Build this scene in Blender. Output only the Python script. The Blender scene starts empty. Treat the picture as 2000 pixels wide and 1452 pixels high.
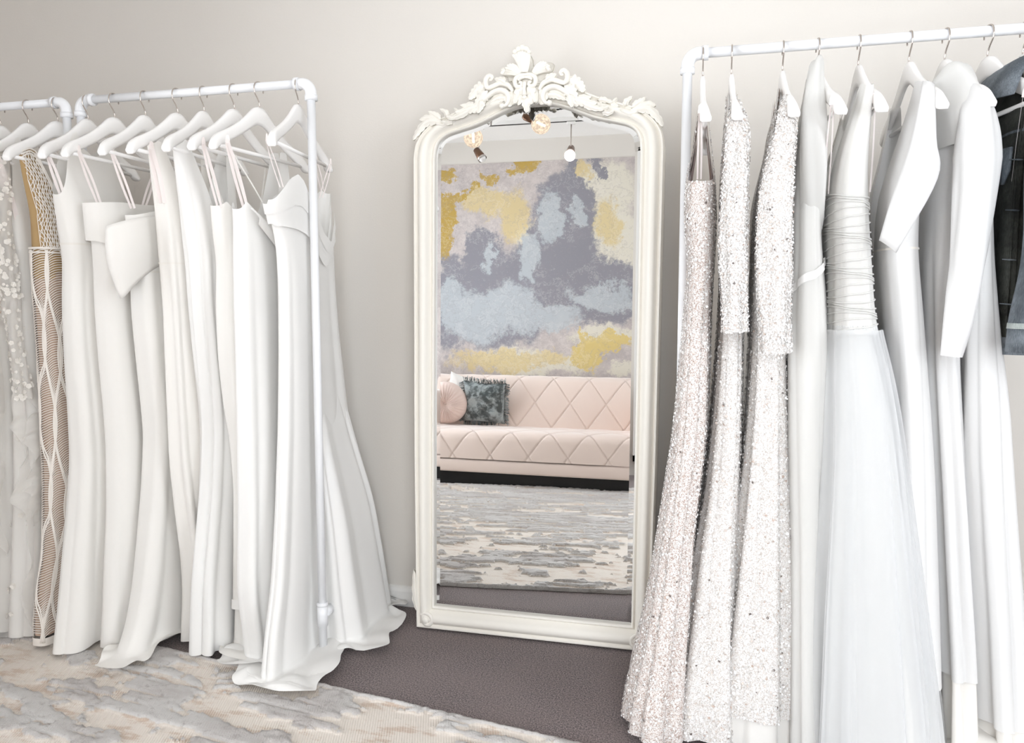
import bpy, math, random
import numpy as np
from mathutils import Vector, Matrix
R = math.radians
SC = bpy.context.scene
COL = SC.collection
rng = np.random.default_rng(7)
random.seed(7)

# ---------------------------------------------------------------- camera, world, light, exposure
cam_d = bpy.data.cameras.new('camera'); cam_d.lens = 27.0; cam_d.sensor_width = 36.0; cam_d.clip_start = 0.02
cam = bpy.data.objects.new('camera', cam_d); COL.objects.link(cam)
cam.location = (0.0, -2.56, 1.10); cam.rotation_euler = (R(85.0), 0, R(14.0))
SC.camera = cam
W = bpy.data.worlds.new('overcast_sky'); SC.world = W; W.use_nodes = True
bg = W.node_tree.nodes['Background']; bg.inputs['Color'].default_value = (0.945, 0.985, 1.03, 1); bg.inputs['Strength'].default_value = 9.0
SC.view_settings.view_transform = 'Standard'; SC.view_settings.look = 'None'
SC.view_settings.exposure = -0.22; SC.view_settings.gamma = 1.0
try: SC.view_settings.use_curve_mapping = False
except Exception: pass
SC.cycles.diffuse_bounces = 5; SC.cycles.max_bounces = 9; SC.cycles.transparent_max_bounces = 14; SC.cycles.adaptive_threshold = 0.06
SC.cycles.caustics_reflective = False; SC.cycles.caustics_refractive = False
RX0, RX1, RY0, RY1, CEIL = -3.5, 3.3, -4.05, 0.0, 2.80
def daylight(name, loc, rot, sx, sy):
    l = bpy.data.lights.new(name, 'AREA'); l.shape = 'RECTANGLE'; l.size = sx; l.size_y = sy
    l.cycles.is_portal = True
    o = bpy.data.objects.new(name, l); COL.objects.link(o); o.location = loc; o.rotation_euler = rot
    return o
# window openings: right wall (shop front); those in the sofa and left walls are added for fill light
WR = (-3.95, -2.10, 0.12, 2.70)      # y0 y1 z0 z1 on x = RX1
WF = (-0.12, 1.7, 0.12, 2.70)         # x0 x1 z0 z1 on y = RY0, added opening to light the gown fronts
WL = (-3.95, -1.80, 0.12, 2.70)      # y0 y1 z0 z1 on x = RX0, added opening to brighten sofa and left gowns
daylight('daylight_portal', (RX1 + .06, (WR[0] + WR[1]) / 2, (WR[2] + WR[3]) / 2), (0, R(90), 0), WR[3] - WR[2], WR[1] - WR[0])
daylight('daylight_portal', ((WF[0] + WF[1]) / 2, RY0 - .06, (WF[2] + WF[3]) / 2), (R(90), 0, 0), WF[1] - WF[0], WF[3] - WF[2])

daylight('daylight_portal', (RX0 - .06, (WL[0] + WL[1]) / 2, (WL[2] + WL[3]) / 2), (0, R(-90), 0), WL[3] - WL[2], WL[1] - WL[0])

# ---------------------------------------------------------------- material helpers
class NT:
    def __init__(s, name):
        s.m = bpy.data.materials.new(name); s.m.use_nodes = True; s.t = s.m.node_tree
        s.n = s.t.nodes; s.b = s.n['Principled BSDF']; s.out = s.n['Material Output']
    def add(s, typ, **kw):
        n = s.n.new(typ)
        for k, v in kw.items(): setattr(n, k, v)
        return n
    def lk(s, a, b): s.t.links.new(a, b)
    def setv(s, sock, v):
        if hasattr(v, 'is_linked') or hasattr(v, 'links'): s.lk(v, sock)
        else: sock.default_value = v
    def math(s, op, a, b=None, c=None, clamp=False):
        n = s.add('ShaderNodeMath', operation=op); n.use_clamp = clamp
        for i, v in enumerate((a, b, c)):
            if v is not None: s.setv(n.inputs[i], v)
        return n.outputs[0]
    def vm(s, op, a, b=None):
        n = s.add('ShaderNodeVectorMath', operation=op)
        s.setv(n.inputs[0], a)
        if b is not None:
            if op == 'SCALE': s.setv(n.inputs['Scale'], b)
            else: s.setv(n.inputs[1], b)
        return n.outputs['Value'] if op in ('LENGTH', 'DOT_PRODUCT', 'DISTANCE') else n.outputs[0]
    def rng(s, v, a, b, c=0., d=1., smooth=True):
        n = s.add('ShaderNodeMapRange'); n.interpolation_type = 'SMOOTHSTEP' if smooth else 'LINEAR'
        s.setv(n.inputs['Value'], v)
        for k, x in zip(('From Min', 'From Max', 'To Min', 'To Max'), (a, b, c, d)): n.inputs[k].default_value = x
        return n.outputs[0]
    def mix(s, f, a, b):
        n = s.add('ShaderNodeMix', data_type='RGBA')
        s.setv(n.inputs['Factor'], f)
        s.setv(n.inputs[6], a if not isinstance(a, tuple) else tuple(a[:3]) + (1,))
        s.setv(n.inputs[7], b if not isinstance(b, tuple) else tuple(b[:3]) + (1,))
        return n.outputs[2]
    def noise(s, vec, scale, detail=3., rough=.55, col=False):
        n = s.add('ShaderNodeTexNoise'); s.setv(n.inputs['Vector'], vec)
        n.inputs['Scale'].default_value = scale; n.inputs['Detail'].default_value = detail; n.inputs['Roughness'].default_value = rough
        return n.outputs['Color'] if col else n.outputs['Fac']
    def pos(s): return s.add('ShaderNodeTexCoord').outputs['Object']
    def bump(s, h, strength=.3, dist=.01):
        n = s.add('ShaderNodeBump'); n.inputs['Strength'].default_value = strength; n.inputs['Distance'].default_value = dist
        s.lk(h, n.inputs['Height']); s.lk(n.outputs[0], s.b.inputs['Normal'])
    def base(s, v): s.setv(s.b.inputs['Base Color'], v if not isinstance(v, tuple) else tuple(v[:3]) + (1,))
    def p(s, **kw):
        for k, v in kw.items(): s.setv(s.b.inputs[k.replace('_', ' ')], v)

MATS = {}
def plain(name, col, rough=.5, metal=0., nscale=40, nstr=.05, var=.04, coat=0.):
    t = NT(name); p = t.pos(); n = t.noise(p, nscale, 4)
    c2 = tuple(max(0, c * (1 - var * 2)) for c in col)
    t.base(t.mix(n, c2, col)); t.p(Roughness=rough, Metallic=metal)
    if coat: t.p(Coat_Weight=coat)
    if nstr: t.bump(n, nstr, .004)
    MATS[name] = t.m; return t.m
def fabric(name, col, rough=.8, weave=900., sheen=.25, trans=.12, soft=6., bstr=.12, alpha=1.0, streak=0.):
    t = NT(name); p = t.pos()
    n1 = t.noise(p, soft, 3); n2 = t.noise(p, weave, 2)
    c2 = tuple(c * .965 for c in col)
    t.base(t.mix(n1, c2, col)); t.p(Roughness=rough, Sheen_Weight=sheen, Sheen_Roughness=.4)
    h = t.math('ADD', t.math('MULTIPLY', n1, .6), t.math('MULTIPLY', n2, .08))
    if streak:
        st = t.noise(t.vm('MULTIPLY', p, (3., 3., 60.)), 12, 3)
        h = t.math('ADD', h, t.math('MULTIPLY', st, streak))
    t.bump(h, bstr, .01)
    sh = t.b.outputs[0]
    if trans:
        tr = t.add('ShaderNodeBsdfTranslucent'); tr.inputs['Color'].default_value = tuple(col) + (1,)
        mx = t.add('ShaderNodeMixShader'); mx.inputs[0].default_value = trans
        t.lk(sh, mx.inputs[1]); t.lk(tr.outputs[0], mx.inputs[2]); sh = mx.outputs[0]
    if alpha < 1:
        tp = t.add('ShaderNodeBsdfTransparent')
        lw = t.add('ShaderNodeLayerWeight'); lw.inputs['Blend'].default_value = .35
        fac = t.math('ADD', t.math('MULTIPLY', lw.outputs['Facing'], .55), alpha, clamp=True)
        mx = t.add('ShaderNodeMixShader'); t.lk(fac, mx.inputs[0]); t.lk(tp.outputs[0], mx.inputs[1]); t.lk(sh, mx.inputs[2]); sh = mx.outputs[0]
    t.lk(sh, t.out.inputs['Surface'])
    MATS[name] = t.m; return t.m

fabric('crepe', (.925, .905, .87))
fabric('crepe_warm', (.90, .87, .82))
fabric('satin', (.925, .915, .895), rough=.42, sheen=.1, bstr=.06)
fabric('cream_satin', (.915, .89, .85), rough=.5, sheen=.15)
fabric('white_satin', (.81, .806, .80), rough=.45, sheen=.1, streak=.25)
fabric('chiffon', (.87, .865, .845), trans=.3, alpha=.86)
fabric('tulle', (.87, .88, .89), trans=.35, alpha=.42, sheen=.1)
fabric('organza', (.90, .88, .85), trans=.35, alpha=.40, rough=.45)
fabric('lining', (.90, .88, .845), trans=.15)
fabric('tan_lining', (.56, .38, .18), trans=.2)
fabric('nude_lining', (.60, .44, .34), trans=.1)
fabric('rose_lining', (.42, .25, .20), trans=.1)
fabric('ribbon', (.90, .83, .81), rough=.45, weave=400)
fabric('lace', (.87, .84, .79), trans=.2, bstr=.5, soft=60)
fabric('cord', (.87, .82, .76), rough=.85, trans=.05, weave=1500)
fabric('sofa_velvet', (.85, .715, .645), rough=.7, sheen=.6, trans=0, weave=700, soft=4)
fabric('pink_velvet', (.86, .70, .64), rough=.7, sheen=.5, trans=0)
plain('white_paint', (.86, .85, .83), .38, nscale=25, var=.01, nstr=.02)
plain('pipe_paint', (.87, .88, .90), .3, nscale=30, var=.01, nstr=.02)
plain('hanger_paint', (.93, .915, .90), .35, nscale=30, var=.01, nstr=.02)
plain('frame_paint', (.88, .85, .785), .42, nscale=60, var=.015, nstr=.04)
plain('chrome', (.62, .56, .52), .18, 1., nstr=0)
plain('black', (.012, .011, .011), .6)
plain('bronze', (.16, .085, .05), .35, .7)
plain('ceiling_paint', (.88, .87, .85), .85, nscale=90)
plain('trim_paint', (.86, .85, .83), .45)
plain('white_cotton', (.86, .83, .80), .9, nscale=200)
def wall_mat():
    t = NT('wall_paint'); p = t.pos()
    n = t.noise(p, 2.2, 4); f = t.noise(p, 160, 3)
    t.base(t.mix(n, (.72, .685, .638), (.745, .712, .668))); t.p(Roughness=.85)
    t.bump(f, .08, .004); MATS['wall'] = t.m
wall_mat()
def carpet_mat():
    t = NT('carpet'); p = t.pos()
    f = t.noise(p, 230, 3, .75); g = t.noise(p, 5, 4); k = t.noise(p, 70, 3, .7)
    c = t.mix(t.rng(f, .38, .62), (.022, .014, .014), (.29, .225, .22))
    c = t.mix(t.rng(g, .35, .7, 0, .35), c, (.20, .15, .14))
    t.base(c); t.p(Roughness=.95, Sheen_Weight=.2)
    t.bump(t.math('ADD', f, t.math('MULTIPLY', k, .4)), .35, .008); MATS['carpet'] = t.m
carpet_mat()
def rug_mat():
    t = NT('rug_pile'); p = t.pos()
    at = t.add('ShaderNodeAttribute', attribute_name='pile'); pile = at.outputs['Fac']
    st = t.vm('MULTIPLY', p, (.45, 1.2, 1.))
    n1 = t.noise(st, 6, 5, .6); n2 = t.noise(st, 17, 5, .7); fz = t.noise(p, 330, 3, .7); mid = t.noise(p, 45, 4, .7)
    sep = t.add('ShaderNodeSeparateXYZ'); t.lk(p, sep.inputs[0])
    wv = t.math('SINE', t.math('MULTIPLY', t.math('ADD', sep.outputs[0], t.math('MULTIPLY', sep.outputs[1], .35)), 900.))
    flat = t.mix(t.rng(n2, .50, .62), (.76, .69, .62), (.60, .475, .385))
    flat = t.mix(t.math('MULTIPLY', t.rng(wv, .1, .8), t.rng(n1, .40, .60, .15, .85)), flat, (.80, .745, .67))
    pc = t.mix(t.rng(n1, .38, .66), (.84, .81, .785), (.64, .585, .56))
    pc = t.mix(t.rng(fz, .3, .75, 0, .6), pc, (.80, .78, .76)); pc = t.mix(t.rng(mid, .46, .30, 0, .55), pc, (.42, .37, .35))
    t.base(t.mix(t.rng(pile, .25, .6), flat, pc)); t.p(Roughness=.95, Sheen_Weight=.15)
    h = t.math('ADD', t.math('MULTIPLY', fz, t.math('ADD', t.math('MULTIPLY', pile, 1.4), .25)), t.math('MULTIPLY', mid, t.math('MULTIPLY', pile, .8)))
    h = t.math('ADD', h, t.math('MULTIPLY', wv, .08))
    t.bump(h, .8, .008); MATS['rug'] = t.m
rug_mat()
def glass_mat():
    t = NT('window_glass')
    tp = t.add('ShaderNodeBsdfTransparent'); gl = t.add('ShaderNodeBsdfGlossy'); gl.inputs['Roughness'].default_value = .02
    fr = t.add('ShaderNodeFresnel'); fr.inputs[0].default_value = 1.3
    mx = t.add('ShaderNodeMixShader'); t.lk(fr.outputs[0], mx.inputs[0]); t.lk(tp.outputs[0], mx.inputs[1]); t.lk(gl.outputs[0], mx.inputs[2])
    t.lk(mx.outputs[0], t.out.inputs['Surface']); MATS['window_glass'] = t.m
    t = NT('mirror_silver'); t.base((.93, .94, .94)); t.p(Metallic=1., Roughness=0.0); MATS['mirror'] = t.m
    t = NT('bulb_glow'); n = t.noise(t.pos(), 60, 2)
    t.base((.9, .8, .7)); t.p(Roughness=.2); t.b.inputs['Emission Color'].default_value = (1, .78, .55, 1)
    t.lk(t.rng(n, .35, .65, 1.1, 2.4), t.b.inputs['Emission Strength']); MATS['bulb'] = t.m
    t = NT('filament_glow'); t.b.inputs['Emission Color'].default_value = (1, .85, .65, 1); t.p(Emission_Strength=14.); MATS['filament'] = t.m
    t = NT('amber_glass')
    tp = t.add('ShaderNodeBsdfTransparent'); tp.inputs[0].default_value = (1, .93, .86, 1)
    em = t.add('ShaderNodeEmission'); em.inputs[0].default_value = (1, .80, .62, 1)
    n = t.noise(t.pos(), 55, 2); t.lk(t.rng(n, .35, .65, 0.85, 1.7), em.inputs[1])
    mx = t.add('ShaderNodeMixShader'); mx.inputs[0].default_value = .62; t.lk(tp.outputs[0], mx.inputs[1]); t.lk(em.outputs[0], mx.inputs[2])
    t.lk(mx.outputs[0], t.out.inputs['Surface']); MATS['amber'] = t.m
glass_mat()
def sequin_mats():
    t = NT('sequin_disc'); g = t.add('ShaderNodeNewGeometry'); r = g.outputs['Random Per Island']
    cr = t.add('ShaderNodeValToRGB'); e = cr.color_ramp.elements; cr.color_ramp.interpolation = 'CONSTANT'
    e[0].position = 0; e[0].color = (.78, .76, .74, 1); e[1].position = .45; e[1].color = (.93, .925, .92, 1)
    for ps, c in ((.84, (.70, .62, .57, 1)), (.96, (.55, .44, .38, 1)), (.988, (.18, .15, .14, 1))):
        k = e.new(ps); k.color = c
    t.lk(r, cr.inputs[0]); t.lk(cr.outputs[0], t.b.inputs['Base Color']); t.p(Metallic=.12, Roughness=.24); MATS['sequin'] = t.m
    for nm, a, b in (('sequin_ivory', (.60, .55, .51), (.87, .855, .84)), ('sequin_rose', (.44, .33, .285), (.82, .78, .755))):
        t = NT(nm); p = t.pos()
        v = t.add('ShaderNodeTexVoronoi'); v.inputs['Scale'].default_value = 520; t.lk(p, v.inputs['Vector'])
        sp = t.add('ShaderNodeSeparateColor'); t.lk(v.outputs['Color'], sp.inputs[0])
        t.base(t.mix(t.rng(sp.outputs[0], .12, .6), a, b)); t.p(Metallic=.0, Roughness=.40)
        t.bump(sp.outputs[1], .9, .006); MATS[nm] = t.m
sequin_mats()
def velvet_grey():
    t = NT('crushed_velvet'); p = t.pos(); n = t.noise(t.vm('ADD', p, t.vm('SCALE', t.noise(p, 9, 4, .6, True), .12)), 14, 5, .6)
    t.base(t.mix(t.rng(n, .40, .62), (.045, .06, .062), (.36, .41, .42))); t.p(Roughness=.45, Sheen_Weight=.5); t.bump(n, .5, .02); MATS['velvet'] = t.m
velvet_grey()
def denim(name, a, b):
    t = NT(name); p = t.pos(); n = t.noise(p, 9, 5, .65); w = t.noise(t.vm('MULTIPLY', p, (1., 1., .25)), 500, 2)
    t.base(t.mix(t.rng(t.math('ADD', t.math('MULTIPLY', n, .75), t.math('MULTIPLY', w, .25)), .35, .65), a, b)); t.p(Roughness=.9)
    t.bump(t.math('ADD', w, n), .4, .004); MATS[name] = t.m
denim('denim_dark', (.018, .020, .018), (.075, .08, .07)); denim('denim_grey', (.07, .085, .10), (.24, .27, .30)); denim('denim_light', (.30, .34, .33), (.55, .58, .56))

# ---------------------------------------------------------------- mesh helpers
def smooth_all(me):
    me.polygons.foreach_set('use_smooth', [True] * len(me.polygons)); me.update()
def mk(name, V, F, mat, parent=None, smooth=True, loc=None):
    V = np.asarray(V, float).reshape(-1, 3)
    if parent is not None and loc is None: V = V - np.array(parent['_o'])
    me = bpy.data.meshes.new(name); me.from_pydata(V.tolist(), [], [tuple(f) for f in F])
    me.materials.append(MATS[mat] if isinstance(mat, str) else mat)
    if smooth: smooth_all(me)
    o = bpy.data.objects.new(name, me); COL.objects.link(o)
    if parent is not None: o.parent = parent; o['_o'] = list(parent['_o'])
    return o
ROOTS = []
def thing(name, label, cat, loc=(0, 0, 0), group=None):
    o = bpy.data.objects.new(name, None); COL.objects.link(o); o.location = loc
    o.empty_display_size = .05; o['label'] = label; o['category'] = cat; o['_o'] = [float(v) for v in loc]
    if group: o['group'] = group
    ROOTS.append(o); return o
def tag(o, label, cat, group=None):
    o['label'] = label; o['category'] = cat
    if group: o['group'] = group
    return o
def stuff(o): o['kind'] = 'stuff'; return o
def struct(o): o['kind'] = 'structure'; return o
def grid_faces(n, m, wrap=False, off=0):
    """n rows x m columns"""
    i = np.arange(n - 1)[:, None]; j = np.arange(m if wrap else m - 1)[None, :]
    a = i * m + j; b = i * m + (j + 1) % m
    return (np.stack([a, b, b + m, a + m], -1).reshape(-1, 4) + off).tolist()
def box(c0, c1, bev=0.):
    x0, y0, z0 = c0; x1, y1, z1 = c1
    if not bev:
        V = [(x0, y0, z0), (x1, y0, z0), (x1, y1, z0), (x0, y1, z0), (x0, y0, z1), (x1, y0, z1), (x1, y1, z1), (x0, y1, z1)]
        return V, [(0, 3, 2, 1), (4, 5, 6, 7), (0, 1, 5, 4), (1, 2, 6, 5), (2, 3, 7, 6), (3, 0, 4, 7)]
    V, F = [], []
    n = 6
    # rounded box: stacked rounded rectangles
    def ring(z, ins):
        pts = []
        for cx, cy, a0 in ((x1 - bev, y1 - bev, 0), (x0 + bev, y1 - bev, 90), (x0 + bev, y0 + bev, 180), (x1 - bev, y0 + bev, 270)):
            for k in range(n):
                a = R(a0 + 90 * k / (n - 1)); r = bev - ins
                pts.append((cx + r * math.cos(a), cy + r * math.sin(a), z))
        return pts
    prof = [(z0 + bev * (1 - math.cos(R(a))), bev * (1 - math.sin(R(a)))) for a in (0, 30, 60, 90)]
    prof += [(z1 - bev * (1 - math.cos(R(a))), bev * (1 - math.sin(R(a)))) for a in (90, 60, 30, 0)]
    for z, ins in prof: V += ring(z, min(ins, bev * .98))
    m = 4 * n; F = grid_faces(len(prof), m, True)
    F.append(tuple(range(m))[::-1]); F.append(tuple(range(len(V) - m, len(V))))
    return V, F
def join(*vf):
    V, F = [], []
    for v, f in vf:
        o = len(V); V += [tuple(p) for p in v]; F += [tuple(i + o for i in q) for q in f]
    return V, F
def crom(pts, n=8):
    P = np.asarray(pts, float)
    if len(P) < 3:
        t = np.linspace(0, 1, n + 1)[:, None]; return P[0] * (1 - t) + P[-1] * t
    Q = np.vstack([2 * P[0] - P[1], P, 2 * P[-1] - P[-2]]); out = []
    for i in range(1, len(Q) - 2):
        for k in range(n):
            t = k / n
            out.append(.5 * ((2 * Q[i]) + (-Q[i-1] + Q[i+1]) * t + (2*Q[i-1] - 5*Q[i] + 4*Q[i+1] - Q[i+2]) * t*t + (-Q[i-1] + 3*Q[i] - 3*Q[i+1] + Q[i+2]) * t**3))
    out.append(P[-1]); return np.array(out)
def tube(pts, rad, seg=8, caps=True, flat=1.0, up=None):
    P = np.asarray(pts, float); n = len(P)
    rad = np.full(n, rad, float) if np.isscalar(rad) else np.asarray(rad, float)
    T = np.gradient(P, axis=0); T /= np.linalg.norm(T, axis=1)[:, None] + 1e-12
    u = np.array(up if up is not None else ((0, 0, 1) if abs(T[0][2]) < .9 else (1, 0, 0)), float)
    V = []
    for i in range(n):
        s = np.cross(T[i], u); l = np.linalg.norm(s)
        s = s / l if l > 1e-6 else np.array([1., 0, 0]); b = np.cross(s, T[i])
        if up is None: u = b
        for k in range(seg):
            a = 2 * math.pi * k / seg
            V.append(P[i] + rad[i] * (math.cos(a) * s + flat * math.sin(a) * b))
    F = grid_faces(n, seg, True)
    if caps: F.append(tuple(range(seg))[::-1]); F.append(tuple(range((n - 1) * seg, n * seg)))
    return V, F
def lathe(prof, c, seg=24, axis='z'):
    V = []
    for r, h in prof:
        for k in range(seg):
            a = 2 * math.pi * k / seg; p = (r * math.cos(a), r * math.sin(a), h)
            if axis == 'y': p = (p[0], p[2], p[1])
            if axis == 'x': p = (p[2], p[0], p[1])
            V.append((c[0] + p[0], c[1] + p[1], c[2] + p[2]))
    F = grid_faces(len(prof), seg, True); F.append(tuple(range(seg))[::-1]); F.append(tuple(range(len(V) - seg, len(V))))
    return V, F
def sphere(c, r, seg=14, sc=(1, 1, 1)):
    prof = [(r * math.sin(math.pi * (k + .02) / (10.04)), -r * math.cos(math.pi * (k + .02) / 10.04)) for k in range(11)]
    V, F = lathe(prof, (0, 0, 0), seg)
    return [(c[0] + v[0] * sc[0], c[1] + v[1] * sc[1], c[2] + v[2] * sc[2]) for v in V], F
def vnoise(x, y, seed=0):
    xi = np.floor(x).astype(np.int64); yi = np.floor(y).astype(np.int64); fx = x - xi; fy = y - yi
    fx = fx * fx * (3 - 2 * fx); fy = fy * fy * (3 - 2 * fy)
    def h(a, b):
        n = (a * 374761393 + b * 668265263 + seed * 1442695041) & 0xFFFFFFFF
        n = ((n ^ (n >> 13)) * 1274126177) & 0xFFFFFFFF
        return ((n ^ (n >> 16)) & 0xFFFF) / 65535.
    return (h(xi, yi) * (1 - fx) + h(xi + 1, yi) * fx) * (1 - fy) + (h(xi, yi + 1) * (1 - fx) + h(xi + 1, yi + 1) * fx) * fy
def fbm(x, y, seed=0, oct=4, gain=.5):
    s = 0; a = 1; t = 0
    for k in range(oct): s = s + a * vnoise(x * 2**k + 17.3 * k, y * 2**k + 9.1 * k, seed + k); t += a; a *= gain
    return s / t

# ---------------------------------------------------------------- the room
def rect_wall(name, axis, pos, thick, u0, u1, z0, z1, hole=None):
    """wall slab with an optional opening (u0,u1,z0,z1)"""
    parts = []
    def slab(a, b, c, d):
        if b - a < 1e-4 or d - c < 1e-4: return
        lo, hi = sorted((pos, pos + thick))
        parts.append(box((lo, a, c), (hi, b, d)) if axis == 'x' else box((a, lo, c), (b, hi, d)))
    if hole:
        a, b, c, d = hole; slab(u0, a, z0, z1); slab(b, u1, z0, z1); slab(a, b, z0, c); slab(a, b, d, z1)
    else: slab(u0, u1, z0, z1)
    V, F = join(*parts); return struct(mk(name, V, F, 'wall', smooth=False))
V, F = box((RX0 - .1, RY0 - .1, -.08), (RX1 + .1, RY1 + .1, 0)); struct(mk('floor', V, F, 'carpet', smooth=False))
V, F = box((RX0 - .1, RY0 - .1, CEIL), (RX1 + .1, RY1 + .1, CEIL + .08)); struct(mk('ceiling', V, F, 'ceiling_paint', smooth=False))
rect_wall('wall_back', 'y', RY1, .1, RX0 - .1, RX1 + .1, 0, CEIL)
rect_wall('wall_left', 'x', RX0, -.1, RY0, RY1, 0, CEIL, WL)
rect_wall('wall_right', 'x', RX1, .1, RY0, RY1, 0, CEIL, WR)
wf = rect_wall('wall_front', 'y', RY0, -.1, RX0 - .1, RX1 + .1, 0, CEIL, WF)
def baseboard(name, a, b, y, axis='x'):
    prof = [(0, 0), (.016, 0), (.016, .055), (.012, .066), (.005, .072), (0, .073)]
    V = []
    for u in (a, b):
        for d, z in prof: V.append((u, y - d, z) if axis == 'x' else (y + d, u, z))
    F = grid_faces(2, len(prof), True) + [tuple(range(6)), tuple(range(6, 12))[::-1]]
    struct(mk(name, V, F, 'trim_paint', smooth=False))
baseboard('baseboard_back', RX0, RX1, 0); baseboard('baseboard_left', RY0, RY1, RX0, 'y')
def window(name, axis, pos, u0, u1, z0, z1, n):
    w = .05; P = lambda u, d, z: (pos + d, u, z) if axis == 'x' else (u, pos + d, z)
    def bx(ua, ub, za, zb, d0=-.03, d1=.05):
        a, b = P(ua, d0, za), P(ub, d1, zb); return box(tuple(map(min, a, b)), tuple(map(max, a, b)))
    root = thing(name, 'window', 'window', P((u0 + u1) / 2, 0, z0)); del root['label'], root['category']; struct(root)
    mk('window_frame', *join(bx(u0, u1, z0, z0 + w), bx(u0, u1, z1 - w, z1), bx(u0, u0 + w, z0, z1), bx(u1 - w, u1, z0, z1)), 'white_paint', root, False)
    for k in range(1, n):
        u = u0 + (u1 - u0) * k / n; mk('mullion', *bx(u - .02, u + .02, z0 + w, z1 - w), 'white_paint', root, False)
    for k in range(n):
        a = u0 + (u1 - u0) * k / n; b = u0 + (u1 - u0) * (k + 1) / n
        mk('pane', *bx(a + .02, b - .02, z0 + w, z1 - w, .008, .012), 'window_glass', root, False)
window('window_1', 'x', RX1, *WR, 4); window('added_window_front', 'y', RY0, *WF, 3); window('added_window_left', 'x', RX0, *WL, 2)  # front and left windows are unseen additions that bring in fill light

# abstract wallpaper mural on the sofa wall (marbled gold, slate and blush paint)
def mural_mat():
    t = NT('mural_paint'); p0 = t.pos()
    w1 = t.vm('SCALE', t.vm('SUBTRACT', t.noise(p0, 2.6, 5, .6, True), (.5, .5, .5)), .42)
    w2 = t.vm('SCALE', t.vm('SUBTRACT', t.noise(p0, 13, 6, .75, True), (.5, .5, .5)), .26)
    p = t.vm('ADD', t.vm('ADD', p0, w1), w2); p = t.vm('MULTIPLY', p, (1, 0, 1))
    def px(x, y): return (-2.27 + (x - 850) * .0044, 0, 2.609 - (y - 312) * .00428)
    def ell(L, soft=.5):
        r = None
        for (x, y, rx, ry, *s) in L:
            d = t.vm('LENGTH', t.vm('MULTIPLY', t.vm('SUBTRACT', p, px(x, y)), (1 / (rx * .0044), 0, 1 / (ry * .0043))))
            m = t.math('SUBTRACT', 1.5, d)
            if s: m = t.math('ADD', m, s[0])
            r = m if r is None else t.math('MAXIMUM', r, m)
        return r
    fine = t.noise(t.vm('ADD', p0, t.vm('SCALE', t.noise(p0, 20, 4, .6, True), .06)), 48, 6, .8); vein = t.noise(t.vm('ADD', p0, t.vm('SCALE', t.noise(p0, 5, 4, .6, True), .5)), 6, 5, .65); med = t.noise(p0, 7, 5, .7)
    c = t.mix(t.rng(med, .38, .62), (.62, .56, .54), (.50, .45, .44))
    cream = ell([(1200, 470, 55, 75), (1190, 650, 70, 22), (1225, 722, 28, 16), (1060, 712, 120, 26), (1190, 380, 60, 60), (1040, 480, 26, 50)])
    c = t.mix(t.rng(cream, .30, .75), c, (.74, .70, .60))
    gold = ell([(1010, 420, 38, 62), (1150, 410, 30, 45), (1190, 440, 26, 60), (1140, 335, 26, 26), (960, 395, 60, 30), (980, 712, 120, 20), (1085, 700, 40, 20)])
    c = t.mix(t.rng(t.math('ADD', gold, t.math('MULTIPLY', fine, .5)), .75, 1.15, 0, .8), c, (.70, .56, .27))
    gs = ell([(1160, 690, 34, 36), (1200, 668, 44, 20), (1142, 648, 8, 20)])
    c = t.mix(t.rng(gs, .42, .62, 0, .9), c, (.72, .56, .20))
    ochre = ell([(868, 415, 22, 40), (862, 470, 10, 40), (1022, 326, 26, 14), (960, 347, 16, 10), (898, 385, 26, 10), (935, 372, 14, 8), (870, 340, 20, 12)])
    c = t.mix(t.rng(ochre, .42, .6, 0, .92), c, (.50, .33, .045))
    slate = ell([(960, 590, 112, 92), (885, 590, 36, 100), (1100, 470, 58, 120), (1125, 400, 44, 40), (1060, 545, 80, 70), (1180, 570, 100, 52), (945, 480, 34, 40), (1120, 350, 14, 34), (1178, 325, 10, 26)])
    c = t.mix(t.rng(slate, .30, .55), c, (.275, .27, .305))
    pale = ell([(930, 620, 62, 62), (880, 600, 20, 60), (1010, 600, 52, 58), (1075, 430, 22, 56), (1125, 410, 20, 24), (1040, 500, 22, 42), (1180, 575, 72, 26), (960, 500, 12, 34), (1070, 615, 70, 26)])
    c = t.mix(t.rng(t.math('ADD', pale, t.math('MULTIPLY', t.math('SUBTRACT', fine, .5), .8)), .40, .72, 0, .9), c, (.50, .54, .57))
    c = t.mix(t.math('MULTIPLY', t.rng(t.math('ABSOLUTE', t.math('SUBTRACT', vein, .5)), .022, .004), .28), c, (.33, .30, .32))
    c = t.mix(t.math('MULTIPLY', t.rng(t.math('ABSOLUTE', t.math('SUBTRACT', vein, .56)), .03, .004), .20), c, (.80, .77, .74))
    c = t.mix(t.rng(fine, .58, .70, 0, .24), c, (.34, .31, .32))
    c = t.mix(t.rng(fine, .42, .30, 0, .26), c, (.80, .77, .74))
    t.base(c); t.p(Roughness=.38); t.bump(fine, .12, .004); MATS['mural'] = t.m
mural_mat()
V, F = box((RX0, RY0, .0), (WF[0] - .06, RY0 + .004, 2.61))
m = mk('wallpaper_mural', V, F, 'mural', smooth=False); m.parent = wf

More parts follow.
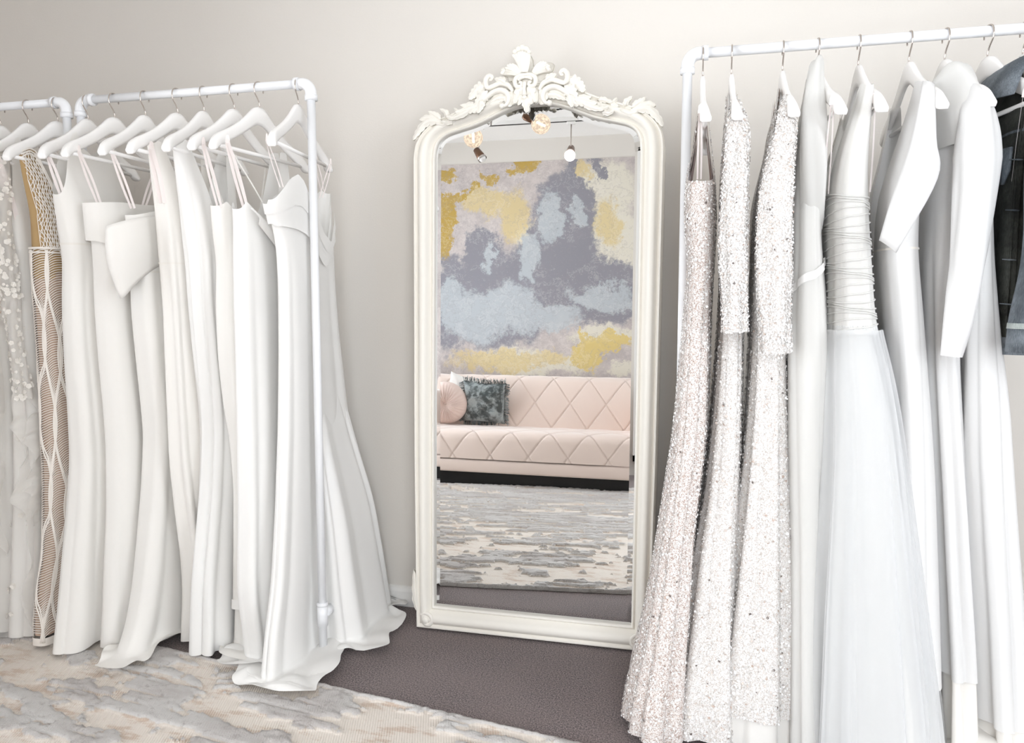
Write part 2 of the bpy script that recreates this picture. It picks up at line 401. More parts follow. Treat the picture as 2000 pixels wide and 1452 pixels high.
# rug with carved pile
def build_rug():
    U = np.array([.9885, -.1513]); Vd = np.array([-.1513, -.9885]); O = np.array([-3.05, -.322])
    us = np.arange(0, 3.42, .0075); vs = np.concatenate([np.arange(0, .78, .0062), np.arange(.78, 2.52, .0125)])
    ug, vg = np.meshgrid(us, vs)
    far_ = np.clip((vg - .75) / .25, 0, 1)
    n = fbm(ug * 6.5 + .5 * fbm(ug * 9, vg * 9, 5), vg * 13, 3, 5, .6) * (1 - far_) + (fbm(ug * 7, vg * 40, 8, 4, .58) + .065) * far_
    n = n - .045 * np.clip((vg - .30) / .1, 0, 1) * np.clip((.85 - vg) / .1, 0, 1) * np.clip((1.9 - ug) / .3, 0, 1)
    band = .10 * np.exp(-((vg - .26 - .10 * np.sin(ug * 1.2)) / .14)**2) + .05 * np.sin(vg * 9 + ug * .8)
    n = n + band * .9 + .22 * (fbm(ug * 26, vg * 34, 9, 4, .62) - .5)
    pile = np.clip((n - .515) / .03, 0, 1); pile = pile * pile * (3 - 2 * pile)
    dash = fbm(ug * 5, vg * 55, 31, 3); pile *= 1 - .9 * np.clip((dash - .64) / .02, 0, 1)
    edge = np.minimum.reduce([ug, us[-1] - ug, vg, vs[-1] - vg])
    rag = .012 + .006 * fbm(ug * 60, vg * 60, 21, 2)
    pile = np.where(edge < rag, .9, pile)
    h = .0045 + pile * (.0075 + .0065 * fbm(ug * 75, vg * 75, 13, 2)) + .0012 * vnoise(ug * 160, vg * 160, 2)
    h = np.where(edge < .001, .001, h)
    j = (.004 * (vnoise(ug * 45, vg * 45, 4) - .5))
    xy = O[None, None] + (ug + j)[..., None] * U + (vg + np.where(edge < .02, j, 0))[..., None] * Vd
    P = np.concatenate([xy, h[..., None]], -1)
    F = grid_faces(len(vs), len(us))
    o = mk('area_rug', P.reshape(-1, 3) - np.array([O[0], O[1], 0]), [f[::-1] for f in F], 'rug')
    o.location = (O[0], O[1], 0.001)
    a = o.data.attributes.new('pile', 'FLOAT', 'POINT'); a.data.foreach_set('value', pile.reshape(-1).astype(np.float32))
    tag(o, 'cream and grey area rug with carved pile on the dark carpet', 'rug')
build_rug()

# ---------------------------------------------------------------- leaning mirror
MBASE = np.array([-.535, -.166, .004]); AL = R(2.2)
MV = np.array([0, math.sin(AL), math.cos(AL)]); MN = np.array([0, -math.cos(AL), math.sin(AL)])
def MP(a, b, h=0.): return MBASE + np.array([a, 0, 0]) + MV * b + MN * h
MIR = thing('floor_mirror', 'tall white arched mirror with carved crest leaning on the wall', 'mirror', tuple(MBASE))
def half_to_loop(half):
    """half outline a>=0 from top centre down to bottom centre -> closed loop"""
    H = np.array(half); L = H[1:-1][::-1].copy(); L[:, 0] *= -1
    return np.vstack([H, L])
def dens(pts_c, pts_s, nc=5, ns=6):
    c = crom(pts_c, nc)
    out = [c]
    prev = c[-1]
    for q in pts_s:
        t = np.linspace(0, 1, ns + 1)[1:, None]; out.append(prev * (1 - t) + np.array(q) * t); prev = np.array(q)
    return np.vstack(out)
inner_h = dens([(0, 1.728), (.03, 1.728), (.062, 1.724), (.105, 1.711), (.148, 1.693), (.198, 1.674), (.258, 1.659), (.295, 1.648), (.318, 1.631), (.330, 1.606), (.334, 1.57)], [(.333, .6), (.331, .078), (0, .078)])
outer_h = dens([(0, 1.800), (.03, 1.800), (.07, 1.793), (.12, 1.778), (.165, 1.757), (.222, 1.733), (.30, 1.708), (.345, 1.687), (.382, 1.654), (.402, 1.618), (.409, 1.575)], [(.402, .6), (.392, 0.0), (0, 0.0)])
IN = half_to_loop(inner_h); OUT = half_to_loop(outer_h)
prof = [(0, -.004), (0, .012), (.04, .017), (.09, .018), (.13, .013), (.17, .011), (.24, .016), (.33, .027), (.45, .034), (.58, .036), (.68, .033), (.75, .026), (.79, .022), (.83, .024), (.87, .029), (.93, .029), (.98, .022), (1, .012), (1, -.03), (.0, -.03)]
V = []
for t_, h_ in prof:
    for i in range(len(IN)):
        q = IN[i] * (1 - t_) + OUT[i] * t_; V.append(MP(q[0], q[1], h_))
fr = mk('frame', V, [f[::-1] for f in grid_faces(len(prof), len(IN), True)], 'frame_paint', MIR)
em_ = fr.modifiers.new('edge', 'EDGE_SPLIT'); em_.split_angle = R(50)
# glass with a bevelled border
def inset(loop, d):
    T = np.roll(loop, -1, 0) - np.roll(loop, 1, 0); T /= np.linalg.norm(T, axis=1)[:, None] + 1e-9
    N = np.stack([T[:, 1], -T[:, 0]], 1); return loop + N * d
g0 = IN; c_ = IN.mean(0)
test = inset(IN, .01); sgn = 1 if np.linalg.norm(test[40] - c_) < np.linalg.norm(IN[40] - c_) else -1
g1 = inset(IN, sgn * .017)
g1[:, 1] = np.maximum(g1[:, 1], .078 + .017); g1[:, 0] = np.clip(g1[:, 0], -.317, .317)
nl = len(IN)
V = [MP(p[0] * 1.004, p[1] - .002 if p[1] < .1 else p[1] + .002, .0015) for p in g0] + [MP(p[0], p[1], .0025) for p in g1]
V2 = [MP(p[0], p[1], .0025) for p in g1]
gl = mk('mirror_glass', V2, [tuple(range(nl))[::-1]], 'mirror', MIR, False)
mk('bevelled_edge', V, [f for f in grid_faces(2, nl, True)], 'mirror', MIR, False)
mk('backing_board', *join(([MP(p[0] * 1.05, p[1], -.006) for p in g0] + [MP(p[0] * 1.05, p[1], -.028) for p in g0], grid_faces(2, nl, True) + [tuple(range(nl)), tuple(range(nl, 2 * nl))[::-1]])), 'frame_paint', MIR, False)

# carved ornament: positions on the mirror plane; c() reads crest drawing units
CW = .000242
def cu(x, y): return ((x - 972.5) * CW - .024, 1.812 - (y - 482.8) * .0002247)
def scroll(pts, rad, h=.03, mirror=True, name='carved_scroll', unit=True, ball=None, drop=0.):
    if unit and 'shell' not in name: h = h + .017
    for sg in ((1, -1) if mirror else (1,)):
        P2 = [cu(*p) if unit else p for p in pts]
        if sg < 0: P2 = [(-.048 - a, b) if unit else (-a, b) for a, b in P2]
        P = crom([(a, b) for a, b in P2], 6); n = len(P); t = np.linspace(0, 1, n)
        r = np.interp(t, np.linspace(0, 1, len(rad)), rad)
        V3 = [MP(p[0], p[1], h - drop * t[i]) for i, p in enumerate(P)]
        parts = [tube(V3, r, 10, up=MN)]
        if ball: parts.append(sphere(MP(P[0][0], P[0][1], h), ball))
        mk(name, *join(*parts), 'frame_paint', MIR)
def leaf(pts, width, lobes=5, h=.03, curl=.012, mirror=True, unit=True, rise=.012, name='acanthus_leaf'):
    if unit and 'shell' not in name: h = h + .017
    for sg in ((1, -1) if mirror else (1,)):
        P2 = [cu(*p) if unit else p for p in pts]
        if sg < 0: P2 = [(-.048 - a, b) if unit else (-a, b) for a, b in P2]
        S = crom(P2, 8); n = len(S); T = np.gradient(S, axis=0); T /= np.linalg.norm(T, axis=1)[:, None] + 1e-9
        N = np.stack([-T[:, 1], T[:, 0]], 1); m = 13; V = []
        for i in range(n):
            t = i / (n - 1)
            env = (min(1, t / .22)**.6) * (max(0., 1 - t)**.55) * 1.15 + .06
            lob = .70 + .30 * abs(math.sin(math.pi * lobes * (t**.9)))
            for k in range(m):
                s = -1 + 2 * k / (m - 1)
                w = width * env * lob * s
                back = -abs(s) * width * .55 * (1 - t)                   # lobes sweep towards the tip
                ridge = rise * (1 - abs(s)**1.3) * (.35 + .65 * env)
                vein = -.0022 * abs(math.sin(math.pi * (lobes * 1.0 * t - abs(s) * 1.2))) ** 6 * abs(s)
                mid = -.003 * math.exp(-(s / .10)**2)
                cr_ = curl * max(0, (t - .55) / .45)**2 + .004 * abs(s)**3
                q = S[i] + N[i] * w - T[i] * back * .6
                V.append(MP(q[0], q[1], h + ridge + vein + mid + cr_))
        F = grid_faces(n, m)
        base = len(V)
        V2 = [v - MN * .012 for v in V]
        bd = [k for k in range(m)] + [i * m + m - 1 for i in range(1, n)] + [(n - 1) * m + k for k in range(m - 2, -1, -1)] + [i * m for i in range(n - 2, 0, -1)]
        F = F + [tuple(i + base for i in f[::-1]) for f in F]
        F += [(bd[i], bd[(i + 1) % len(bd)], bd[(i + 1) % len(bd)] + base, bd[i] + base) for i in range(len(bd))]
        if sg < 0: F = [f[::-1] for f in F]
        mk(name, list(V) + V2, F, 'frame_paint', MIR)
# backing fan of the shell, then its ribs
leaf([(975, 640), (960, 420), (925, 100)], .044, 3, .006, .02, False, rise=.006, name='shell_back')
leaf([(930, 520), (780, 400), (610, 335)], .031, 3, .010, .012, True, rise=.006, name='shell_back')
for k in range(8):
    t = k / 7; b0 = (900 + 75 * t, 430); b1 = (800 + 205 * t, 175 - 40 * math.sin(math.pi * t)); md = (868 + 130 * t, 300)
    scroll([b0, md, b1], [.0035, .0050, .0062, .0050], .032 + .005 * math.sin(math.pi * t), False, 'shell_rib')
for (x, y, r) in ((815, 130, .0085), (865, 95, .0105), (920, 85, .011), (970, 105, .0095), (1005, 150, .0075), (800, 185, .006)):
    mk('shell_bud', *sphere(MP(*cu(x, y), .034), r), 'frame_paint', MIR)
for k in range(6):
    t = k / 5; b1 = (645 + 130 * t**1.3, 420 - 130 * math.sin(t * 1.75)); md = (770 + 70 * t, 430 - 85 * t)
    scroll([(880 + 15 * t, 470 - 40 * t), md, b1], [.0035, .0048, .0056, .0045], .033 - .004 * abs(t - .5), True, 'shell_rib')
scroll([(665, 430), (690, 395), (650, 385)], [.006, .005, .003], .032, True, ball=.007)
# cartouche
leaf([(972, 470), (972, 600), (972, 760)], .034, 1, .010, 0, False, rise=.018, name='cartouche_boss')
scroll([(985, 478), (905, 482), (850, 520), (835, 575), (855, 630), (900, 640), (930, 612), (915, 580), (890, 590)], [.0045, .007, .0075, .007, .006, .005, .004], .032)
scroll([(975, 520), (915, 525), (880, 560)], [.004, .006, .004], .036)
scroll([(968, 585), (962, 680), (965, 770)], [.007, .0055, .008], .036, False)
leaf([(965, 650), (900, 690), (825, 725)], .019, 2, .026, .008)
# C scrolls and S scrolls
scroll([(655, 880), (705, 872), (738, 820), (742, 750), (705, 690), (630, 660), (545, 675), (470, 725), (400, 790), (345, 835)], [.006, .006, .0075, .0085, .009, .009, .0085, .008, .006, .004], .024, ball=.0095)
scroll([(800, 690), (760, 620), (700, 575), (620, 560), (540, 590), (465, 612), (430, 565), (432, 490), (472, 445), (515, 465), (508, 500), (478, 500)], [.005, .008, .009, .0085, .008, .008, .0085, .0085, .008, .007, .005, .004], .022)
leaf([(800, 660), (745, 780), (770, 900)], .022, 3, .016, .006)
leaf([(720, 580), (645, 522), (560, 508)], .013, 4, .024, .006)
leaf([(450, 560), (340, 600), (255, 680), (205, 765)], .021, 6, .014, .010)
leaf([(470, 650), (400, 720), (345, 800), (300, 880)], .023, 5, .022, .010)
leaf([(725, 770), (620, 750), (520, 790), (430, 850)], .015, 4, .012, .006)
leaf([(690, 730), (600, 700), (520, 720)], .012, 3, .010, .004)
leaf([(400, 780), (375, 870), (345, 985)], .015, 4, .030, .010)
leaf([(420, 800), (330, 900), (270, 965)], .014, 4, .026, .010)
leaf([(330, 860), (180, 915), (30, 945)], .016, 4, .028, .010)
leaf([(300, 850), (200, 840), (100, 852)], .011, 3, .026, .012)
leaf([(230, 920), (80, 990), (-60, 1040)], .013, 4, .030, .008)
leaf([(40, 990), (-40, 1000), (-110, 985)], .011, 3, .020, .008)
leaf([(-10, 1030), (-100, 1060), (-180, 1045)], .011, 3, .018, .008)
# bottom leaves of the crest
for pts, w in (([(950, 690), (860, 750), (822, 890)], .017), ([(955, 730), (900, 800), (885, 900)], .014)):
    leaf(pts, w, 3, .022, .010)
leaf([(968, 760), (985, 880), (1000, 1010)], .017, 3, .024, .008, False)
leaf([(905, 690), (845, 800), (830, 880)], .012, 2, .026, .01)
mk('shell_bud', *sphere(MP(*cu(965, 790), .048), .008), 'frame_paint', MIR)
# shoulders of the frame
for pts, w, lb in (([(-.30, 1.688), (-.352, 1.692), (-.385, 1.662), (-.402, 1.632)], .017, 6), ([(-.315, 1.69), (-.355, 1.704), (-.380, 1.696)], .013, 4), ([(-.305, 1.695), (-.330, 1.712), (-.350, 1.722)], .012, 4),
                   ([(-.285, 1.70), (-.292, 1.718), (-.310, 1.728)], .011, 3), ([(-.270, 1.70), (-.250, 1.712), (-.262, 1.728)], .010, 3), ([(-.33, 1.685), (-.30, 1.678), (-.272, 1.690)], .011, 3), ([(-.20, 1.726), (-.225, 1.724), (-.25, 1.714)], .011, 3)):
    leaf(pts, w, lb, .028, .008, unit=False)
# scrolled feet at the lower corners
for sg in (-1, 1):
    sp = [(.352 * sg + .0018 * k * math.cos(sg * (1.2 - k * .42)) * sg, .030 + .0018 * k * math.sin(1.2 - k * .42)) for k in range(2, 17)]
    scroll(sp, [.010, .008, .007, .006], .030, False, unit=False, name='corner_volute', ball=.012)
    leaf([(.385 * sg, .05), (.397 * sg, .12), (.400 * sg, .20)], .014, 4, .018, .004, False, False)

# ---------------------------------------------------------------- pipe racks
YR, ZR, PR = -.46, 1.745, .0125
def elbow(x, sg):
    """corner joining rail (along x) and post"""
    r = .030; a = np.linspace(0, math.pi / 2, 9)
    P = [(x - sg * r + sg * r * math.sin(t), YR, ZR - r + r * math.cos(t)) for t in a]
    P = [(x - sg * (r + .012), YR, ZR)] + P + [(x, YR, ZR - r - .016)]
    body = tube(P, PR * 1.32, 16)
    c1 = tube([(x - sg * (r + .022), YR, ZR), (x - sg * (r + .008), YR, ZR)], PR * 1.50, 16)
    c2 = tube([(x, YR, ZR - r - .004), (x, YR, ZR - r - .020)], PR * 1.50, 16)
    return join(body, c1, c2)
def rack(label, x0, x1, ends=(1, 1)):
    t = thing('pipe_clothes_rack', label, 'clothes rack', ((x0 + x1) / 2, YR, 0), 'white pipe clothes racks')
    mk('top_rail', *tube([(x0 + .05, YR, ZR), (x1 - .05, YR, ZR)], PR, 16), 'pipe_paint', t)
    for x, sg in ((x0, -1), (x1, 1)):
        mk('elbow', *elbow(x, sg), 'pipe_paint', t)
        mk('post', *tube([(x, YR, .02), (x, YR, ZR - .05)], PR, 16), 'pipe_paint', t)
        tee = join(tube([(x, YR, .105), (x, YR, .175)], PR * 1.32, 16), tube([(x, YR, .14), (x, YR + .05, .14)], PR * 1.32, 16), tube([(x, YR, .178), (x, YR, .168)], PR * 1.4, 16))
        mk('tee_joint', *tee, 'pipe_paint', t)
        mk('foot_bar', *tube([(x, YR + .03, .14), (x, -.085, .14), (x, -.075, .135), (x, -.07, .12), (x, -.07, .012)], PR, 14), 'pipe_paint', t)
        mk('foot_cap', *lathe([(.024, 0), (.026, .004), (.026, .018), (.022, .022)], (x, YR, 0), 18), 'pipe_paint', t)
        mk('foot_cap', *lathe([(.024, 0), (.026, .004), (.026, .018), (.022, .022)], (x, -.07, 0), 18), 'pipe_paint', t)
    return t
rack('white pipe rack at the far left edge holding lace gowns', -3.10, -1.992)
rack('white pipe rack left of the mirror holding smooth ivory gowns', -1.938, -1.130)
rack('white pipe rack right of the mirror holding sequin gowns and a jacket', -.055, 1.25)

# ---------------------------------------------------------------- hangers
def hanger_meshes():
    up = crom([(0, -.060), (.012, -.061), (.03, -.070), (.06, -.096), (.10, -.126), (.145, -.152), (.178, -.168), (.200, -.184), (.212, -.204), (.210, -.219)], 4)
    lo = crom([(0, -.112), (.012, -.113), (.03, -.120), (.06, -.139), (.10, -.163), (.140, -.184), (.168, -.199), (.184, -.208), (.196, -.216), (.207, -.221)], 4)
    n = len(up); V = []; prof = [(-1, .55), (-.72, 1), (.72, 1), (1, .55)]
    rows = []
    for sg in (-1, 1):
        for i in (range(n - 1, -1, -1) if sg < 0 else range(1, n)):
            t = i / (n - 1); th = .0065 + .009 * max(0, (t - .45) / .55)**1.6 - .006 * max(0, (t - .93) / .07)
            bend = .012 * t * t
            y = (up[i][0] + lo[i][0]) / 2 * sg; zm = (up[i][1] + lo[i][1]) / 2; hz = (up[i][1] - lo[i][1]) / 2
            yu, yl = up[i][0] * sg, lo[i][0] * sg
            ring = []
            for fx, fz in ((-1, -.6), (-.6, -1), (.6, -1), (1, -.6), (1, .6), (.6, 1), (-.6, 1), (-1, .6)):
                yy = yl + (yu - yl) * (fz + 1) / 2
                ring.append((fx * th + bend, yy, zm + fz * hz))
            rows.append(ring)
    V = [p for r in rows for p in r]; F = grid_faces(len(rows), 8, True); F += [tuple(range(8))[::-1], tuple(range(len(V) - 8, len(V)))]
    hook = tube(crom([(.0, .019, -.014), (0, .0195, -.004), (0, .014, .0095), (0, .002, .0145), (0, -.014, .0090), (0, -.0205, -.005), (0, -.018, -.021), (0, -.006, -.036), (0, .001, -.050), (0, 0, -.070)], 5), .0019, 7)
    bar = tube([(.008, -.185, -.203), (.008, .185, -.203)], .0055, 10)
    out = []
    for nm, (v, f), mt in (('hanger_body', (V, F), 'hanger_paint'), ('hook', hook, 'chrome'), ('trouser_bar', bar, 'hanger_paint')):
        me = bpy.data.meshes.new(nm); me.from_pydata([tuple(map(float, p)) for p in v], [], f); me.materials.append(MATS[mt]); smooth_all(me); out.append((nm, me))
    return out
HM = hanger_meshes()
def hanger(x, label, rz=0., group='white wooden clothes hangers'):
    t = thing('clothes_hanger', label, 'hanger', (x, YR, ZR), group)
    t.rotation_euler = (0, 0, R(rz))
    for nm, me in HM:
        o = bpy.data.objects.new(nm, me); COL.objects.link(o); o.parent = t
    return t
LX = dict(A0=-2.255, A1=-2.143, A3=-2.028, B1=-1.912, B2=-1.812, B3=-1.699, B4=-1.583, B5=-1.49, B6=-1.386, B7=-1.301, B8=-1.172)
RXs = dict(S1=-.016, S2=.055, S3=.179, R4=.261, R5=.356, R6=.470, R7=.549, R8=.641, J=.715)

# ---------------------------------------------------------------- gowns
ZS = np.linspace(-.6, 1.8, 481)
def smoothtab(tab, sig=7):
    T = sorted(tab); z = [a for a, _ in T]; v = [b for _, b in T]
    y = np.interp(ZS, z, v); k = np.arange(-3 * sig, 3 * sig + 1); g = np.exp(-.5 * (k / sig)**2); g /= g.sum()
    y = np.convolve(np.pad(y, 3 * sig, mode='edge'), g, 'valid')
    return lambda q: np.interp(q, ZS, y)
def toptab(L):
    y = np.array([a for a, _ in L]); z = np.array([b for _, b in L])
    q = np.linspace(-1, 1, 401); v = np.interp(q, y, z); g = np.exp(-.5 * (np.arange(-9, 10) / 3.2)**2); g /= g.sum()
    v = np.convolve(np.pad(v, 9, mode='edge'), g, 'valid'); return lambda s: np.interp(s, q, v)
class Gown:
    """lofted garment: the long axis of the section runs front (towards the room) to back (towards the wall)"""
    def __init__(s, x, front, back, wid=None, xl=None, xr=None, near=None, far=None, hem=.021, amp=((0, .02), (1., .008), (1.35, .0)), nf=(7, 11), seed=0, sharp=.7, drift=1.2, p=.62, q=.62, pool=.05, wav=.0, fl=.006):
        s.x = x; s.yf = smoothtab(front); s.yb = smoothtab(back)
        if xl: s.xl = smoothtab(xl); s.xr = smoothtab(xr)
        else:
            w = smoothtab(wid); s.xl = lambda z: x - w(z); s.xr = lambda z: x + w(z)
        s.near = toptab(near); s.far = toptab(far or near); s.hem = hem; s.amp = smoothtab(amp); s.nf = nf
        r = np.random.default_rng(seed + 100); s.ph = r.uniform(0, 6.28, 6); s.dr = r.uniform(-1, 1, 6) * drift; s.sharp = sharp; s.p = p; s.q = q; s.fl = fl; s.pool = pool; s.wav = wav; s.seed = seed
    def fold(s, phi, z):
        a = np.sqrt(np.sin(.5 * s.nf[0] * phi + s.ph[0] + s.dr[0] * z + .5 * np.sin(2 * phi + s.ph[3]))**2 + .02) * 2 - 1.3
        b = np.sin(s.nf[1] * phi + s.ph[1] + s.dr[1] * z * 1.5)
        c = np.sin(3 * phi + s.ph[2] + s.dr[2] * z * 2)
        return .70 * a + .12 * b + .40 * c
    def section(s, phi, z, grow=0.):
        yf, yb, xl, xr = s.yf(z) - grow, s.yb(z) + grow, s.xl(z) - grow, s.xr(z) + grow
        ya, xa = (yb - yf) / 2, (xr - xl) / 2
        c, sn = np.cos(phi), np.sin(phi); ss = np.sign(sn) * np.abs(sn)**s.p; cc = np.sign(c) * np.abs(c)**s.q
        y = (yf + yb) / 2 - ya * cc; xx = (xl + xr) / 2 + xa * ss
        nx, ny = sn * ya, -c * xa; l = np.sqrt(nx * nx + ny * ny) + 1e-6
        d = s.amp(z) * s.fold(phi, z)
        return xx + d * nx / l * np.where(np.abs(nx / l) > .0, 1, 1), y + d * ny / l * 1.0, nx / l, ny / l
    def surface(s, NS=112, NTT=90, z0=None, z1=None, grow=0., phi0=0., phi1=2 * math.pi, topf=None, botf=None):
        wrap = phi1 - phi0 > 6.28
        phi = np.linspace(phi0, phi1, NS, endpoint=not wrap); yrel = -np.sign(np.cos(phi)) * np.abs(np.cos(phi))**s.q
        zt = np.where(np.sin(phi) >= 0, s.near(yrel), s.far(yrel)) if z1 is None else np.full(NS, z1)
        if topf is not None: zt = topf(phi)
        zb = np.full(NS, s.hem if z0 is None else z0)
        if botf is not None: zb = botf(phi)
        elif z0 is None and s.wav: zb = zb + s.wav * np.sin(3 * phi + s.ph[4])
        t = np.linspace(0, 1, NTT)[:, None]
        Zq = zb[None] + (zt - zb)[None] * t; P = np.broadcast_to(phi[None], Zq.shape)
        X, Y, nx, ny = s.section(P, Zq, grow)
        fl = s.fl
        ex = np.maximum(0, fl + .012 - Zq)
        if s.pool and (Zq.min() < fl):
            rip = np.abs(np.sin(3 * P + s.ph[5] + 18 * ex)) * .7 + .3 * np.abs(np.sin(7 * P + s.ph[4] - 30 * ex))
            k = 1 + .45 * np.sin(3 * P + s.ph[2]) + .2 * np.sin(7 * P + s.ph[1])
            X = X + nx * ex * k; Y = Y + ny * ex * k
            Zq = np.where(ex > 0, fl + .012 * np.exp(-ex * 30) + np.minimum(ex, .05) * rip * .95 * np.exp(-ex * 11), Zq)
        return np.stack([X, Y, Zq], -1), wrap
def surf_part(g, name, mat, root, **kw):
    P, wrap = g.surface(**kw); n, m = P.shape[:2]
    P[..., 1] = np.minimum(P[..., 1], -.022)
    return mk(name, P.reshape(-1, 3), grid_faces(n, m, wrap), mat, root)
def ribbon(pts, w, nrm=(1, 0, 0)):
    P = crom(pts, 5); T = np.gradient(P, axis=0); T /= np.linalg.norm(T, axis=1)[:, None] + 1e-9
    S = np.cross(T, np.array(nrm, float)); S /= np.linalg.norm(S, axis=1)[:, None] + 1e-9
    V = np.stack([P - S * w / 2, P + S * w / 2], 1)
    return V.reshape(-1, 3), grid_faces(len(P), 2)
def loops(root, x, ya, za, yb, zb, w=.006, both=True, spread=.006, mat='ribbon'):
    """hanging loops from the hanger arm (ya,za) to the garment (yb,zb)"""
    for (a, b) in (((ya, yb), (2 * YR - ya, 2 * YR - yb)) if both else ((ya, yb),)):
        vf = [ribbon([(x + sx * .5, a - .001, za), (x + sx, (a + b) / 2 + sx * .5, (za + zb) / 2), (x + sx, b, zb)], w, (1, -.6, 0)) for sx in (-spread, spread)]
        top = ribbon([(x - spread * .5, a, za), (x - spread * .3, a, za + .012), (x, a, za + .018), (x + spread * .3, a, za + .012), (x + spread * .5, a, za)], w, (0, 1, .3))
        mk('hanging_loop', *join(*[(v.tolist(), f) for v, f in vf + [top]]), mat, root)
def strap(root, x, ya, za, yb, zb, r=.0022, dx=0., mat='crepe'):
    mk('shoulder_strap', *tube(crom([(x, ya, za), (x + dx * .6, (ya + yb) / 2, (za + zb) / 2), (x + dx, yb, zb)], 5), r, 6), mat, root)
def sleeve(root, name, pts, ra, rb, mat, seed=0, wr=.004, NS=28):
    P = crom(pts, 8); n = len(P); T = np.gradient(P, axis=0); T /= np.linalg.norm(T, axis=1)[:, None]
    V = []; r = np.random.default_rng(seed); ph = r.uniform(0, 6, 4)
    for i in range(n):
        t = i / (n - 1); S = np.cross(T[i], (0, 1, 0)); S /= np.linalg.norm(S); B = np.cross(S, T[i])
        a_, b_ = np.interp(t, np.linspace(0, 1, len(ra)), ra), np.interp(t, np.linspace(0, 1, len(rb)), rb)
        for k in range(NS):
            a = 2 * math.pi * k / NS
            w = wr * (math.sin(3 * a + ph[0] + 5 * t) + .6 * math.sin(5 * a + ph[1] - 9 * t) + .5 * math.sin(14 * t + 2 * a + ph[2]))
            V.append(P[i] + (a_ + w) * math.cos(a) * S + (b_ + w) * math.sin(a) * B)
    return mk(name, V, grid_faces(n, NS, True) + [tuple(range(NS))[::-1]], mat, root)
def poly_arrays(o):
    me = o.data; n = len(me.vertices); co = np.empty(n * 3); me.vertices.foreach_get('co', co); co = co.reshape(-1, 3)
    q = [p.vertices[:] for p in me.polygons if len(p.vertices) == 4]; return co, np.array(q)
def scatter(objs, count, ymax=None, seed=0, zlo=None):
    r = np.random.default_rng(seed); C0, N0 = [], []; A = []
    for o in objs:
        co, q = poly_arrays(o); org = np.array(o['_o'])
        a, b, c, d = (co[q[:, i]] for i in range(4)); cr = np.cross(c - a, d - b); ar = np.linalg.norm(cr, axis=1)
        cen = (a + b + c + d) / 4 + org
        ok = ar > 1e-9
        if ymax is not None: ok &= cen[:, 1] < ymax
        A.append(np.where(ok, ar, 0)); C0.append(np.stack([a, b, c, d], 1) + org); N0.append(cr / (ar[:, None] + 1e-12))
    A = np.concatenate(A); Q = np.concatenate(C0); N = np.concatenate(N0)
    idx = r.choice(len(A), count, p=A / A.sum()); u = r.random(count)[:, None]; v = r.random(count)[:, None]
    q = Q[idx]; P = (q[:, 0] * (1 - u) + q[:, 1] * u) * (1 - v) + (q[:, 3] * (1 - u) + q[:, 2] * u) * v
    return P, N[idx]
def discs(root, objs, count, rmin, rmax, ymax, seed, name='sequins', mat='sequin', tilt=.55, lift=.0025, sides=6):
    r = np.random.default_rng(seed); P, N = scatter(objs, count, ymax, seed)
    N = N * np.sign((np.array([0, -2.56, 1.1]) * 0 + N * 1).sum(1) * 0 + 1)[:, None]
    tocen = P - np.array([np.mean(P[:, 0]), YR, 0]); flip = np.sign((N[:, :2] * tocen[:, :2]).sum(1)); flip[flip == 0] = 1; N = N * flip[:, None]
    P = P + N * lift; N = N + r.normal(0, tilt, N.shape) * .5; N /= np.linalg.norm(N, axis=1)[:, None]
    A = np.cross(N, r.normal(0, 1, N.shape)); A /= np.linalg.norm(A, axis=1)[:, None]; B = np.cross(N, A)
    rad = rmin + (rmax - rmin) * r.random(count)**3
    ang = np.arange(sides) * 2 * math.pi / sides
    V = P[:, None] + rad[:, None, None] * (np.cos(ang)[None, :, None] * A[:, None] + np.sin(ang)[None, :, None] * B[:, None])
    F = (np.arange(count)[:, None] * sides + np.arange(sides)[None]).tolist()
    return stuff(mk(name, V.reshape(-1, 3), F, mat, root, False))
def gown_root(name, label, x, group=None): return thing(name, label, 'dress', (x, YR, 0), group)
G_L, G_R, G_LL = 'smooth gowns on the rack left of the mirror', 'gowns on the rack right of the mirror', 'lace gowns at the far left'

TANK = [(-1, 1.43), (-.9, 1.47), (-.76, 1.55), (-.70, 1.615), (-.42, 1.635), (-.34, 1.59), (0, 1.565), (.34, 1.59), (.42, 1.635), (.7, 1.615), (.76, 1.55), (.9, 1.47), (1, 1.43)]
VNECK = [(-1, 1.565), (-.80, 1.58), (-.66, 1.575), (-.52, 1.50), (0, 1.20), (.52, 1.50), (.66, 1.575), (.80, 1.58), (1, 1.565)]
TOPW = [(1.62, .012), (1.54, .020), (1.46, .036), (1.30, .046)]
# B1 high-neck crepe gown
x = LX['B1']; g = gown_root('bridal_gown', 'sleeveless high-neck ivory crepe gown with cut-in armholes', x, G_L)
G = Gown(x, [(1.62, -.60), (1.426, -.600), (1.25, -.567), (1.092, -.581), (.933, -.582), (.771, -.578), (.608, -.578), (.45, -.604), (.294, -.634), (.14, -.661), (0, -.69)], [(1.62, -.32), (1.43, -.32), (1.2, -.35), (.6, -.32), (0, -.20)],
         TOPW + [(1.1, .046), (.6, .050), (0, .050)], near=TANK, amp=((0, .013), (.4, .008), (1.2, .003), (1.35, 0)), nf=(6, 9), seed=1)
b_ = surf_part(G, 'gown_body', 'crepe', g); surf_part(G, 'waist_seam', 'crepe_warm', b_, z0=1.283, z1=1.289, grow=.0018, NTT=3)
surf_part(G, 'hem_lining', 'lining', g, z0=.030, z1=.20, grow=-.008, NTT=8)
hanger(x, 'white wooden hanger carrying the high-neck ivory crepe gown', 3)
loops(g, x + .012, -.635, 1.545, -.585, 1.42, .008, False)
